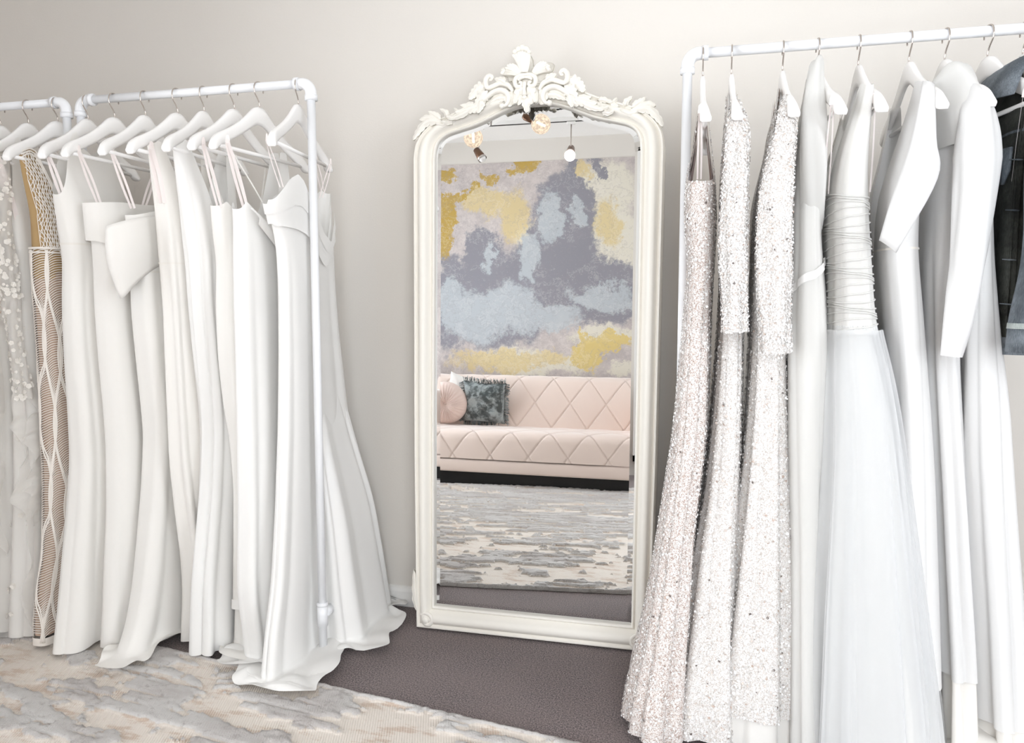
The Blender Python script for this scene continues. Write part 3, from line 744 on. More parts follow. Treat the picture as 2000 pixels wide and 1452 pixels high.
# B2 strapless gown with folded band
x = LX['B2']; g = gown_root('bridal_gown', 'strapless ivory gown with a wide folded band, beside the high-neck gown', x, G_L)
G = Gown(x, [(1.45, -.575), (1.411, -.572), (1.311, -.562), (1.218, -.554), (1.092, -.555), (.932, -.549), (.769, -.538), (.637, -.535), (.442, -.549), (.282, -.572), (.122, -.59), (0, -.61)], [(1.45, -.33), (1.2, -.34), (.6, -.30), (0, -.18)],
         [(1.45, .034), (1.3, .040), (1.1, .046), (.6, .050), (0, .050)], near=[(-1, 1.40), (0, 1.412), (1, 1.40)], amp=((0, .012), (.4, .007), (1.2, .002), (1.3, 0)), nf=(6, 8), seed=2)
surf_part(G, 'gown_body', 'crepe', g)
surf_part(G, 'folded_band', 'crepe', g, z0=1.27, z1=1.425, grow=.014, NTT=14, topf=lambda p: 1.418 - .012 * np.cos(p), botf=lambda p: 1.275 + .02 * np.cos(p + .5))
surf_part(G, 'hem_lining', 'lining', g, z0=.030, z1=.20, grow=-.008, NTT=8)
loops(g, x + .012, -.622, 1.548, -.555, 1.41, .007)
hanger(x, 'white wooden hanger above the strapless gown with folded band', -2)
# B3 off-the-shoulder gown with drooping band
x = LX['B3']; g = gown_root('bridal_gown', 'ivory gown with a broad drooping off-the-shoulder band', x, G_L)
G = Gown(x, [(1.45, -.55), (1.371, -.549), (1.234, -.525), (1.092, -.529), (.932, -.516), (.785, -.503), (.685, -.495), (.524, -.518), (.367, -.55), (.21, -.585), (.069, -.635), (0, -.70)], [(1.45, -.33), (1.2, -.34), (.6, -.30), (0, -.18)],
         [(1.45, .034), (1.3, .040), (1.1, .048), (.6, .050), (0, .055)], near=[(-1, 1.37), (0, 1.40), (1, 1.39)], amp=((0, .014), (.4, .007), (1.2, .002), (1.3, 0)), nf=(5, 8), seed=13, hem=-.01, fl=.018)
b_ = surf_part(G, 'gown_body', 'crepe', g); surf_part(G, 'waist_seam', 'crepe_warm', b_, z0=1.198, z1=1.203, grow=.0018, NTT=3)
surf_part(G, 'hem_lining', 'lining', g, z0=.03, z1=.18, grow=-.008, NTT=8)
def off_band():
    n, m = 16, 72; V = []
    for i in range(n):
        t = i / (n - 1)
        for k in range(m):
            p = 2 * math.pi * k / m; f = (1 + math.cos(p)) / 2          # 1 at the front end
            fr_ = f**1.5
            ztop = 1.405 - .075 * fr_ + .01 * math.sin(2 * p); hgt = .125 + .085 * f**3
            y = -.445 - math.cos(p) * (.135 + .055 * f) - .02 * math.sin(t * 3.1) * f
            xx = x + .004 + math.sin(p) * (.050 + .014 * math.sin(t * 3.14)) * (1 - .2 * f) + .006 * math.sin(3 * p + 2 * t)
            V.append((xx, y + .035 * t * f, ztop - hgt * t))
    return V, grid_faces(n, m, True)
o = mk('off_shoulder_band', *off_band(), 'crepe', g); sm = o.modifiers.new('thick', 'SOLIDIFY'); sm.thickness = .004
loops(g, x + .012, -.622, 1.545, -.545, 1.39, .007)
hanger(x, 'white wooden hanger above the drooping off-the-shoulder gown', 2)
# B4, B5 V-neck gowns with wide straps
x = LX['B4']; g = gown_root('bridal_gown', 'cream satin V-neck gown with wide shoulder straps, left one of two', x, G_L)
G = Gown(x, [(1.62, -.60), (1.558, -.595), (1.398, -.555), (1.247, -.54), (1.092, -.53), (.935, -.528), (.775, -.525), (.613, -.523), (.445, -.505), (.304, -.485), (.184, -.48), (0, -.50)], [(1.62, -.33), (1.3, -.33), (.6, -.28), (0, -.16)],
         TOPW + [(1.1, .042), (.6, .046), (0, .048)], near=VNECK, amp=((0, .016), (.5, .012), (1.2, .006), (1.5, 0)), nf=(9, 13), seed=4)
b_ = surf_part(G, 'gown_body', 'cream_satin', g); surf_part(G, 'waist_seam', 'crepe_warm', b_, z0=1.222, z1=1.227, grow=.0018, NTT=3)
loops(g, x + .014, -.60, 1.55, -.56, 1.40, .012, False)
hanger(x, 'white wooden hanger carrying the left cream V-neck gown', -4)
x = LX['B5']; g = gown_root('bridal_gown', 'cream satin V-neck gown with wide shoulder straps, right one of two', x, G_L)
G = Gown(x, [(1.62, -.61), (1.55, -.605), (1.394, -.566), (1.245, -.54), (1.092, -.534), (.935, -.518), (.791, -.502), (.694, -.498), (.536, -.516), (.383, -.545), (.232, -.572), (0, -.59)], [(1.62, -.33), (1.3, -.33), (.6, -.28), (0, -.16)],
         TOPW + [(1.1, .042), (.6, .046), (0, .050)], near=VNECK, amp=((0, .018), (.5, .012), (1.2, .006), (1.5, 0)), nf=(8, 12), seed=51)
surf_part(G, 'gown_body', 'satin', g); surf_part(G, 'hem_lining', 'lining', g, z0=.03, z1=.18, grow=-.01, NTT=8)
hanger(x, 'white wooden hanger carrying the right cream V-neck gown', 3)
# B6 spaghetti-strap gown
x = LX['B6']; g = gown_root('bridal_gown', 'ivory spaghetti-strap gown with a pointed bodice seam and raised hem', x, G_L)
G = Gown(x, [(1.45, -.572), (1.397, -.572), (1.316, -.567), (1.236, -.545), (1.092, -.556), (.939, -.552), (.781, -.53), (.697, -.505), (.534, -.49), (.179, -.512), (0, -.53)], [(1.45, -.34), (1.3, -.33), (.6, -.28), (0, -.16)],
         [(1.45, .030), (1.3, .036), (1.1, .040), (.6, .042), (0, .044)], near=[(-1, 1.385), (-.82, 1.40), (-.3, 1.35), (0, 1.30), (.3, 1.35), (.82, 1.40), (1, 1.385)], amp=((0, .014), (.5, .009), (1.2, .003), (1.4, 0)), nf=(7, 10), seed=6, hem=.165, fl=.016)
surf_part(G, 'gown_body', 'crepe', g); surf_part(G, 'hem_facing', 'satin', g, z0=.150, z1=.180, grow=.003, NTT=4)
G.hem = -.03; surf_part(G, 'underskirt', 'lining', g, z0=-.03, z1=.3, grow=-.007, NTT=22)
strap(g, x + .006, -.622, 1.558, -.555, 1.392); strap(g, x - .006, -.622, 1.558, -.51, 1.385); strap(g, x + .006, -.30, 1.558, -.345, 1.392)
loops(g, x + .012, -.630, 1.548, -.565, 1.38, .007, False)
hanger(x, 'white wooden hanger carrying the spaghetti-strap gown with pointed seam', -3)
# B7 wrap gown
x = LX['B7']; g = gown_root('bridal_gown', 'ivory wrap-front gown with thin strap and folded neckline', x, G_L)
G = Gown(x, [(1.62, -.60), (1.398, -.600), (1.342, -.588), (1.092, -.592), (.943, -.59), (.718, -.592), (.489, -.599), (.248, -.615), (.09, -.59), (0, -.58)], [(1.62, -.30), (1.3, -.30), (.6, -.25), (0, -.14)],
         [(1.62, .012), (1.5, .020), (1.40, .030), (1.25, .040), (1.1, .042), (.6, .044), (0, .044)], near=[(-1, 1.37), (-.86, 1.395), (-.55, 1.36), (-.1, 1.335), (.25, 1.42), (.50, 1.57), (.78, 1.575), (.92, 1.43), (1, 1.36)], amp=((0, .016), (.5, .008), (1.2, .002), (1.4, 0)), nf=(6, 9), seed=7, hem=-.03, fl=.016)
surf_part(G, 'gown_body', 'satin', g)
def flap():
    n, m = 14, 16; V = []
    for i in range(n):
        t = i / (n - 1); y0 = -.585 + .30 * t; zt = 1.375 - .03 * math.sin(t * 3.14) - .02 * t
        for k in range(m):
            s = k / (m - 1); dz = (.045 + .085 * t) * s
            V.append((x + .045 + .014 * math.sin(s * 3.1) + .004 * math.sin(7 * t), y0 + .03 * s, zt - dz - .02 * t))
    return V, grid_faces(n, m)
o = mk('folded_neckline', *flap(), 'satin', g); sm = o.modifiers.new('thick', 'SOLIDIFY'); sm.thickness = .005
strap(g, x + .008, -.640, 1.55, -.555, 1.385); strap(g, x + .004, -.640, 1.55, -.45, 1.345, dx=.03)
loops(g, x + .014, -.645, 1.545, -.570, 1.38, .009, False)
hanger(x, 'white wooden hanger carrying the wrap-front ivory gown', -8)
# B8 off-shoulder draped gown, last on the rack
x = LX['B8']; g = gown_root('bridal_gown', 'white draped off-the-shoulder gown with a train, nearest the mirror', x, G_L)
G = Gown(x, [(1.50, -.62), (1.40, -.615), (1.284, -.552), (1.151, -.545), (.944, -.551), (.72, -.565), (.498, -.59), (.281, -.625), (.148, -.665), (0, -.70)], [(1.5, -.27), (1.3, -.25), (1.15, -.245), (1.0, -.225), (.83, -.19), (.6, -.14), (.45, -.10), (.2, -.06), (0, -.05)],
         xl=[(1.5, x - .03), (1.3, x - .05), (.6, x - .058), (0, x - .06)], xr=[(1.5, x + .012), (1.3, x + .016), (.9, x + .016), (.5, x + .014), (.1, x + .014), (0, x + .02)], near=[(-1, 1.385), (-.8, 1.42), (-.58, 1.455), (-.38, 1.472), (-.2, 1.455), (.0, 1.395), (.25, 1.315), (.5, 1.29), (.75, 1.36), (.93, 1.455), (1, 1.455)], far=[(-1, 1.375), (-.5, 1.42), (0, 1.40), (.6, 1.43), (.93, 1.465), (1, 1.455)],
         amp=((0, .011), (.5, .008), (1.1, .003), (1.3, 0)), nf=(8, 13), seed=88, hem=-.06, fl=.016)
surf_part(G, 'gown_body', 'satin', g, NS=160, NTT=110)
GT = Gown(x, [(1., -.36), (.8, -.40), (.5, -.412), (0, -.42)], [(1., -.27), (.8, -.215), (.7, -.18), (.45, -.10), (.2, -.06), (0, -.05)], xl=[(1., -1.17), (0, -1.20)], xr=[(1., -1.178), (.8, -1.166), (.65, -1.145), (.55, -1.125), (.4, -1.098), (.2, -1.075), (.05, -1.052), (0, -1.045)],
          near=[(-1, .95), (1, .95)], amp=((0, .016), (.4, .012), (.8, .003), (1., 0)), nf=(9, 13), seed=93, fl=.012)
surf_part(GT, 'train', 'satin', g, z0=-.04, z1=.95, NTT=60)
def drape_top(p): y = -np.sign(np.cos(p)) * np.abs(np.cos(p))**.62; return np.where(np.sin(p) >= 0, G.near(y), G.far(y)) + .004
def drape_bot(p): y = -np.sign(np.cos(p)) * np.abs(np.cos(p))**.62; return np.where(np.sin(p) >= 0, 1.325 - .10 * np.exp(-((y - .25) / .42)**2), 1.33)
for k in range(2):
    f0, f1 = k / 2, (k + 1) / 2 + .06
    o = surf_part(G, 'draped_fold', 'satin', g, NS=96, NTT=9, phi0=-.7, phi1=2.35, grow=.013 - .003 * k, topf=lambda p: drape_top(p) * (1 - f0) + drape_bot(p) * f0, botf=lambda p: drape_top(p) * (1 - f1) + drape_bot(p) * f1)
surf_part(G, 'underskirt', 'satin', g, z0=-.055, z1=.25, grow=-.006, NTT=28)
loops(g, x + .006, -.645, 1.545, -.575, 1.43, .0035, True, .005); loops(g, x - .012, -.335, 1.545, -.30, 1.46, .004, False, .005)
hanger(x, 'white wooden hanger at the rack end nearest the mirror', 6)

# far-left lace gowns
def flower(c, N, r, V, F, rnd):
    A = np.cross(N, rnd.normal(0, 1, 3)); A /= np.linalg.norm(A); B = np.cross(N, A)
    for k in range(5):
        a = 2 * math.pi * k / 5; d = math.cos(a) * A + math.sin(a) * B; s = -math.sin(a) * A + math.cos(a) * B
        o = len(V); pts = [(0, 0, .0), (.40, -.46, .16), (.78, -.48, .26), (1.0, -.16, .34), (1.0, .16, .34), (.78, .48, .26), (.40, .46, .16)]
        V += [tuple(c + r * (u * d + v * s + w * N)) for u, v, w in pts]; F.append(tuple(range(o, o + 7)))
def flowers(root, objs, count, rmin, rmax, seed, zfun=None, ymax=-.45, name='floral_applique', mat='lace'):
    rnd = np.random.default_rng(seed); P, N = scatter(objs, count * 3, ymax, seed)
    toc = P - np.array([root['_o'][0], YR, 0]); fl = np.sign((N[:, :2] * toc[:, :2]).sum(1)); N = N * fl[:, None]
    V, F = [], []; c = 0
    for p, n in zip(P, N):
        if zfun is not None and rnd.random() > zfun(p[2]): continue
        flower(p + n * .003, n, rmin + (rmax - rmin) * rnd.random(), V, F, rnd); c += 1
        if c >= count: break
    return stuff(mk(name, V, F, mat, root, False))
def ruffle(root, pts, w, seed, mat='organza', amp=.02, n=60, m=9, side=(0, -1, 0)):
    """a loose flounce hanging along a curve"""
    rnd = np.random.default_rng(seed); P = crom(pts, max(2, n // (len(pts) - 1))); L = len(P); V = []; ph = rnd.uniform(0, 6, 3)
    sd = np.array(side, float)
    for i in range(L):
        t = i / (L - 1); env = math.sin(math.pi * min(1, max(0, t * .94 + .03)))**.5
        for k in range(m):
            s = k / (m - 1)
            off = amp * s * (math.sin(t * 19 + ph[0]) + .6 * math.sin(t * 41 + ph[1] + s))
            V.append(P[i] + sd * w * s * env * (1 + .25 * math.sin(13 * t + ph[2])) + np.array([off, 0, -.03 * s + .012 * s * math.sin(t * 33 + ph[1])]))
    return mk('ruffle', V, grid_faces(L, m), mat, root)
x = LX['A0']; g = gown_root('bridal_gown', 'sheer beaded lace gown with floating organza ruffles at the left edge', x, G_LL)
G = Gown(x, [(1.6, -.60), (1.4, -.60), (1.2, -.575), (.9, -.57), (.5, -.60), (0, -.66)], [(1.6, -.33), (1.2, -.34), (.6, -.28), (0, -.16)], TOPW + [(1.1, .046), (.6, .052), (0, .058)], near=VNECK, amp=((0, .018), (.5, .012), (1.2, .004), (1.4, 0)), nf=(8, 12), seed=21, hem=.03)
b1 = surf_part(G, 'lace_bodice', 'nude_lining', g, z0=1.02, NTT=40); b2 = surf_part(G, 'gown_skirt', 'lining', g, z0=.03, z1=1.05, NTT=50)
G.amp = smoothtab(((0, .03), (.8, .012), (1.2, .004)))
surf_part(G, 'organza_overskirt', 'organza', g, z0=.02, z1=1.06, grow=.014, NTT=50)
flowers(b1, [b1], 420, .005, .011, 5); discs(b1, [b1], 5000, .002, .004, -.40, 6, 'beading', 'lace')
ruffle(g, [(x + .02, -.59, 1.05), (x + .03, -.60, .85), (x + .01, -.585, .62), (x + .03, -.60, .40), (x + .02, -.62, .12)], .06, 3)
ruffle(g, [(x + .05, -.56, 1.00), (x + .055, -.55, .78), (x + .05, -.56, .55), (x + .06, -.57, .30)], .07, 8)
hanger(x, 'white wooden hanger cut off by the left edge of the picture', 0)
x = LX['A1']; g = gown_root('bridal_gown', 'ivory gown with lace flower sleeve and organza flounces, third from the crochet side', x, G_LL)
g['label'] = 'ivory lace-sleeved gown with organza flounces behind the crochet gown'
G = Gown(x, [(1.6, -.58), (1.4, -.56), (1.2, -.54), (.9, -.545), (.5, -.56), (0, -.61)], [(1.6, -.33), (1.2, -.34), (.6, -.28), (0, -.16)], TOPW + [(1.1, .046), (.6, .050), (0, .055)], near=TANK, amp=((0, .018), (.5, .012), (1.2, .004), (1.4, 0)), nf=(7, 10), seed=22, hem=.02)
b1 = surf_part(G, 'gown_body', 'lining', g)
sl = sleeve(g, 'lace_sleeve', [(x + .0, -.575, 1.56), (x + .02, -.600, 1.40), (x + .03, -.595, 1.20), (x + .035, -.59, 1.02), (x + .05, -.585, .80)], [.022, .026, .022, .018, .020], [.034, .036, .030, .024, .022], 'organza', 3)
flowers(sl, [sl], 420, .004, .009, 15, ymax=-.3); flowers(b1, [b1], 70, .006, .012, 16, zfun=lambda z: 1. if z < .75 else .12)
ruffle(g, [(x + .03, -.57, .95), (x + .05, -.58, .78), (x + .04, -.565, .60), (x + .06, -.58, .42), (x + .05, -.59, .10)], .045, 4)
ruffle(g, [(x + .055, -.53, .85), (x + .065, -.53, .70), (x + .06, -.54, .55), (x + .06, -.56, .40)], .06, 9)
loops(g, x + .02, -.60, 1.555, -.545, 1.36, .014, False)
hanger(x, 'white wooden hanger between the picture edge and the crochet gown', 4)
# crochet gown
x = LX['A3']; g = gown_root('bridal_gown', 'open crochet gown of curved cords over a tan lining', x, G_LL)
CF = [(1.6, -.62), (1.544, -.615), (1.378, -.572), (1.235, -.573), (1.092, -.571), (.93, -.568), (.684, -.57), (.519, -.574), (.305, -.588), (.2, -.615), (.107, -.637), (.0, -.640)]
G = Gown(x, CF, [(1.6, -.32), (1.2, -.34), (.6, -.32), (0, -.26)], TOPW + [(1.1, .042), (.6, .042), (.3, .044), (0, .05)], near=VNECK, amp=((0, .010), (.4, .004), (1.2, .0)), nf=(5, 8), seed=31, hem=.02)
surf_part(G, 'tan_lining', 'tan_lining', g, z0=1.18, grow=-.004, NTT=40); surf_part(G, 'nude_lining', 'nude_lining', g, z0=.05, z1=1.2, grow=-.004, NTT=40)
def on_gown(phi, z, grow=.002):
    X_, Y_, _, _ = G.section(np.asarray(phi, float), np.asarray(z, float), grow); return np.stack([X_, np.minimum(Y_, -.02), np.asarray(z, float) + 0 * X_], -1)
cords = []
PH = np.linspace(-1.6, 2.3, 11)
for k, p0 in enumerate(PH):                                          # thick wandering braids
    z = np.linspace(.03, 1.27, 90); ph = p0 + .26 * np.sin(z * 13 + (k % 2) * math.pi + .3 * k)
    cords.append((ph, z)); 
    for d_ in (-.03, .03):
        mk('braid', *tube(on_gown(ph + d_, z), .0024, 6), 'cord', g)
rv, rf = [], []
for k in range(len(cords) - 1):                                       # fine rungs between the braids
    (pa, z), (pb, _) = cords[k], cords[k + 1]
    for zi in np.arange(.04, 1.26, .0075):
        a = np.interp(zi, z, pa); b = np.interp(zi + .02, z, pb)
        if b - a < .08: continue
        q = np.linspace(0, 1, 7); P = on_gown(a + (b - a) * q, zi + .022 * q + .008 * np.sin(math.pi * q))
        v, f = tube(P, .0015, 4, False); o = len(rv); rv += list(v); rf += [tuple(i + o for i in q_) for q_ in f]
stuff(mk('crochet_rungs', rv, rf, 'cord', g))
ttop = toptab(VNECK)
for sgn_, tf in ((1, ttop),):
    ys = np.linspace(-.985, -.02, 70)
    for off in (0, .010, .020):
        z = ttop(ys) - .004 - off * (1 + .3 * np.sin(ys * 9)); mk('neckline_braid', *tube(on_gown(np.arccos((-ys)**(1 / .62)), z), .0026, 6), 'cord', g)
    rv, rf = [], []
    for dirn, st_ in ((1, .055), (-1, .055), (0, .085)):
        for y0 in np.arange(-1.6, .6, st_):
            zz = np.linspace(1.275, 1.60, 60); yy = y0 + dirn * (zz - 1.275) * 2.2 + .03 * np.sin(zz * 60)
            ok = (yy > -.985) & (yy < -.03); ok &= zz < ttop(np.clip(yy, -1, 0)) - .012
            if ok.sum() < 4: continue
            v, f = tube(on_gown(np.arccos(np.clip(np.abs(yy[ok]), 0, 1)**(1 / .62)), zz[ok]), .0013, 4, False); o = len(rv); rv += list(v); rf += [tuple(i + o for i in q_) for q_ in f]
    stuff(mk('lace_rungs', rv, rf, 'cord', g))
mk('waist_cord', *tube(on_gown(np.linspace(-1.6, 2.4, 60), 1.275 + 0 * np.linspace(0, 1, 60)), .004, 6), 'cord', g)
mk('waist_cord', *tube(on_gown(np.linspace(-1.6, 2.4, 60), 1.262 + 0 * np.linspace(0, 1, 60)), .003, 6), 'cord', g)
surf_part(G, 'hem_band', 'cord', g, z0=.02, z1=.045, grow=.003, NTT=3)
hanger(x, 'white wooden hanger carrying the open crochet gown', 0)

# ---------------------------------------------------------------- gowns on the right rack
FR = [(1.62, -.62), (1.45, -.63), (1.2, -.62), (.9, -.63), (.5, -.66), (.2, -.70), (0, -.73)]
BK = [(1.62, -.31), (1.3, -.32), (.8, -.28), (.4, -.22), (0, -.15)]
def off(tab, d): return [(z, v + d) for z, v in tab]
VNR = [(-1, 1.59), (-.85, 1.60), (-.70, 1.605), (-.55, 1.53), (0, 1.20), (.55, 1.53), (.70, 1.605), (.85, 1.60), (1, 1.59)]
FRV = [(1.62, -.645), (1.5, -.645), (1.40, -.63), (1.2, -.62), (.9, -.63), (.5, -.66), (.2, -.70), (0, -.73)]
# S1 rose sequin gown
x = RXs['S1']; g = gown_root('sequin_gown', 'rose-gold sequin gown with a low bodice, nearest the mirror', x, G_R)
XL = [(1.6, -.026), (1.5, -.034), (1.402, -.054), (1.288, -.052), (1.216, -.042), (1.143, -.046), (1.044, -.051), (.945, -.058), (.781, -.067), (.653, -.083), (.522, -.10), (.349, -.122), (.199, -.148), (.122, -.168), (0, -.185)]
XR = [(1.6, -.006), (1.5, .006), (1.394, .022), (1.251, .024), (1.142, .018), (1.033, .017), (.897, .016), (.747, .014), (.645, .003), (.516, -.010), (.399, -.012), (.225, -.020), (0, -.02)]
S1TOP = [(-1, 1.395), (-.75, 1.405), (-.66, 1.43), (-.60, 1.56), (-.44, 1.60), (-.38, 1.50), (0, 1.30), (.38, 1.50), (.44, 1.60), (.6, 1.56), (.75, 1.42), (1, 1.40)]
G = Gown(x, off(FR, .0), BK, xl=XL, xr=XR, near=S1TOP, far=S1TOP, amp=((0, .018), (.4, .012), (.9, .006), (1.2, 0)), nf=(10, 15), seed=41, hem=.022)
b = surf_part(G, 'gown_body', 'sequin_rose', g); surf_part(G, 'gown_lining', 'rose_lining', g, botf=lambda p: .03 + 0 * p, grow=-.004, NTT=50)
discs(b, [b], 24000, .0010, .0036, -.42, 1)
loops(g, x - .002, -.655, 1.548, -.625, 1.40, .008, False, .004); hanger(x, 'white hanger carrying the rose-gold sequin gown', 0)
# S2, S3 long-sleeved sequin gowns
def sequin_sleeved(key, label, XL, XR, sl_pts, ra, rb, seed, hl, extra=None, hem=.022):
    x = RXs[key]; g = gown_root('sequin_gown', label, x, G_R)
    G = Gown(x, off(FR, .035), BK, xl=XL, xr=XR, near=TANK, amp=((0, .020), (.4, .013), (.9, .006), (1.2, 0)), nf=(10, 15), seed=seed, hem=hem)
    b = surf_part(G, 'gown_body', 'sequin_ivory', g)
    if hem > .05: surf_part(G, 'underskirt', 'lining', g, z0=.02, z1=.22, grow=-.008, NTT=14); surf_part(G, 'gown_lining', 'nude_lining', g, botf=lambda p: max(hem, .03) + .01 + 0 * p, grow=-.004, NTT=50)
    s_ = sleeve(g, 'long_sleeve', sl_pts, ra, rb, 'sequin_ivory', seed, .003)
    s2 = sleeve(g, 'long_sleeve', [(p[0], 2 * YR - p[1], p[2]) for p in sl_pts], ra, rb, 'sequin_ivory', seed + 1, .003)
    discs(b, [b], 22000, .0010, .0037, -.42, seed + 2); discs(s_, [s_], 10000, .0010, .0034, -.3, seed + 3, 'sleeve_sequins')
    if extra: extra(g, x, G)
    hanger(x, hl, 0)
sequin_sleeved('S2', 'ivory sequin gown with straight-cuffed long sleeve, second from the mirror', [(1.6, .045), (1.45, .036), (1.274, .035), (1.142, .040), (1.033, .037), (.922, .033), (.785, .024), (.62, .010), (.49, -.012), (.358, -.028), (.224, -.048), (.066, -.07), (0, -.08)],
    [(1.6, .066), (1.45, .082), (1.308, .092), (1.05, .098), (.85, .10), (.6, .10), (.4, .105), (.2, .115), (0, .13)],
    [(.062, -.60, 1.58), (.068, -.645, 1.50), (.066, -.665, 1.36), (.066, -.665, 1.20), (.070, -.66, 1.035)], [.010, .022, .031, .030, .030], [.014, .024, .024, .022, .022], 61, 'white hanger above the straight-cuffed sequin gown')
def cuff3(g, x, G): mk('sleeve_cuff', *tube([(.162, -.655, 1.02), (.160, -.655, 1.0)], [.034, .030], 16), 'sequin_ivory', g)
sequin_sleeved('S3', 'silver-white sequin gown with rounded long sleeve, third from the mirror', [(1.6, .165), (1.447, .138), (1.355, .121), (1.249, .118), (1.142, .116), (.997, .119), (.875, .117), (.751, .112), (.601, .10), (.408, .081), (.224, .061), (0, .040)],
    [(1.6, .182), (1.5, .186), (1.387, .190), (1.212, .193), (.998, .199), (.878, .203), (.731, .211), (.609, .220), (.422, .236), (.246, .25), (0, .265)],
    [(.178, -.60, 1.58), (.172, -.645, 1.50), (.158, -.670, 1.36), (.158, -.672, 1.15), (.164, -.662, .985)], [.010, .022, .037, .038, .034], [.014, .024, .027, .025, .020], 71, 'white hanger above the silver-white sequin gown', cuff3, .085)
# R4 chiffon gown with ribbon belt
x = RXs['R4']; g = gown_root('bridal_gown', 'soft chiffon gown with a narrow ribbon belt beside the sequin gowns', x, G_R)
XL4 = [(1.66, .245), (1.557, .229), (1.409, .211), (1.305, .209), (1.212, .212), (1.094, .204), (.974, .204), (.731, .211), (.484, .222), (0, .23)]
XR4 = [(1.66, .262), (1.55, .268), (1.43, .269), (1.281, .268), (1.211, .276), (1.07, .292), (.976, .30), (.857, .303), (.4, .305), (0, .31)]
G = Gown(x, off(FR, .02), BK, xl=XL4, xr=XR4, near=[(-1, 1.40), (-.9, 1.46), (-.6, 1.52), (-.40, 1.63), (-.15, 1.675), (0, 1.66), (.15, 1.675), (.6, 1.55), (1, 1.40)], amp=((0, .016), (.5, .010), (1.1, .005), (1.4, .002)), nf=(9, 14), seed=81, hem=.02)
surf_part(G, 'gown_lining', 'lining', g, grow=-.006); surf_part(G, 'chiffon_overlay', 'chiffon', g, grow=.004)
sleeve(g, 'chiffon_shoulder', [(x - .002, -.485, 1.692), (x - .012, -.53, 1.655), (x - .022, -.585, 1.55), (x - .021, -.612, 1.42), (x - .014, -.570, 1.31), (x - .004, -.50, 1.24)], [.012, .018, .026, .030, .026, .01], [.02, .03, .03, .03, .024, .01], 'chiffon', 82, .003)
surf_part(G, 'ribbon_belt', 'satin', g, NTT=4, grow=.009, topf=lambda p: 1.178 + .040 * np.sin(p), botf=lambda p: 1.158 + .040 * np.sin(p))
loops(g, x + .012, -.645, 1.552, -.590, 1.36, .008, False, .006); hanger(x, 'white hanger carrying the chiffon gown with ribbon belt', 5)
# R5 ruched bodice with big tulle skirt
x = RXs['R5']; g = gown_root('bridal_gown', 'mermaid gown with ruched bodice and full white tulle skirt', x, G_R)
XL5 = [(1.6, .338), (1.5, .31), (1.44, .292), (1.326, .280), (1.211, .289), (1.141, .292), (1.035, .293), (.916, .290), (.736, .288), (.551, .278), (.362, .268), (.039, .258), (0, .255)]
XR5 = [(1.6, .366), (1.437, .365), (1.301, .375), (1.186, .388), (1.071, .400), (1.042, .404), (.955, .428), (.827, .452), (.627, .480), (.389, .515), (.112, .555), (0, .565)]
G = Gown(x, [(1.62, -.65), (1.5, -.648), (1.4, -.635), (1.1, -.62), (1.02, -.63), (.9, -.66), (.6, -.71), (.3, -.75), (0, -.78)], BK, xl=XL5, xr=XR5, near=VNR, amp=((0, .030), (.5, .018), (.98, .004), (1.1, .002), (1.4, .001)), nf=(13, 21), seed=91, hem=-.02, drift=.5)
bod = surf_part(G, 'bodice', 'chiffon', g, z0=1.03, NTT=60)
surf_part(G, 'bodice_lining', 'lining', g, z0=1.03, grow=-.004, NTT=40)
for k in range(24):
    z = 1.045 + k * .0135; p = np.linspace(-1.75, 1.75, 40); zz = z + .012 * np.sin(p * 1.3 + k) * .8
    q = G.section(p, zz, .0015); mk('ruched_pleat', *tube(np.stack([q[0], q[1], zz], -1), .0021, 5), 'chiffon', bod)
surf_part(G, 'skirt_lining', 'lining', g, z0=.03, z1=1.045, grow=-.018, NTT=50)
surf_part(G, 'tulle_skirt', 'tulle', g, z0=.0, z1=1.05, NTT=60, NS=140)
G.ph = G.ph + 2.1; surf_part(G, 'tulle_overlay', 'tulle', g, z0=-.01, z1=1.04, grow=.012, NTT=60, NS=140)
loops(g, x + .004, -.640, 1.552, -.600, 1.36, .010, False, .008); hanger(x, 'white hanger carrying the tulle mermaid gown', 2)
# R6 satin V-neck
x = RXs['R6']; g = gown_root('bridal_gown', 'sleeveless white satin gown with crossed V-neck behind the tulle skirt', x, G_R)
XL6 = [(1.6, .455), (1.45, .425), (1.368, .402), (1.243, .400), (1.14, .416), (.978, .436), (.6, .45), (0, .46)]
XR6 = [(1.6, .480), (1.443, .474), (1.376, .484), (1.23, .483), (1.14, .492), (.979, .508), (.864, .52), (.689, .536), (.452, .552), (.223, .565), (0, .575)]
G = Gown(x, FRV, BK, xl=XL6, xr=XR6, near=VNR, amp=((0, .015), (.5, .010), (1.1, .004), (1.3, 0)), nf=(7, 11), seed=101, hem=.215)
b_ = surf_part(G, 'gown_body', 'white_satin', g); surf_part(G, 'waist_seam', 'crepe_warm', b_, z0=1.226, z1=1.231, grow=.0018, NTT=3)
surf_part(G, 'underskirt', 'lining', g, z0=.0, z1=.3, grow=-.012, NTT=14)
ca, cb = crom([(.458, -.652, 1.59), (.434, -.664, 1.45), (.398, -.660, 1.32), (.384, -.645, 1.245)], 6), crom([(.478, -.655, 1.58), (.484, -.668, 1.46), (.490, -.668, 1.375), (.415, -.662, 1.215)], 6)
wv_ = [ca[i] * (1 - k / 8) + cb[i] * k / 8 + np.array((0, -.008 * math.sin(math.pi * k / 8), 0)) for i in range(len(ca)) for k in range(9)]
o = mk('wrap_panel', wv_, grid_faces(len(ca), 9), 'white_satin', g); sm = o.modifiers.new('thick', 'SOLIDIFY'); sm.thickness = .003
loops(g, x + .006, -.640, 1.552, -.600, 1.36, .010, False, .006); hanger(x, 'white hanger carrying the crossed V-neck satin gown', 4)
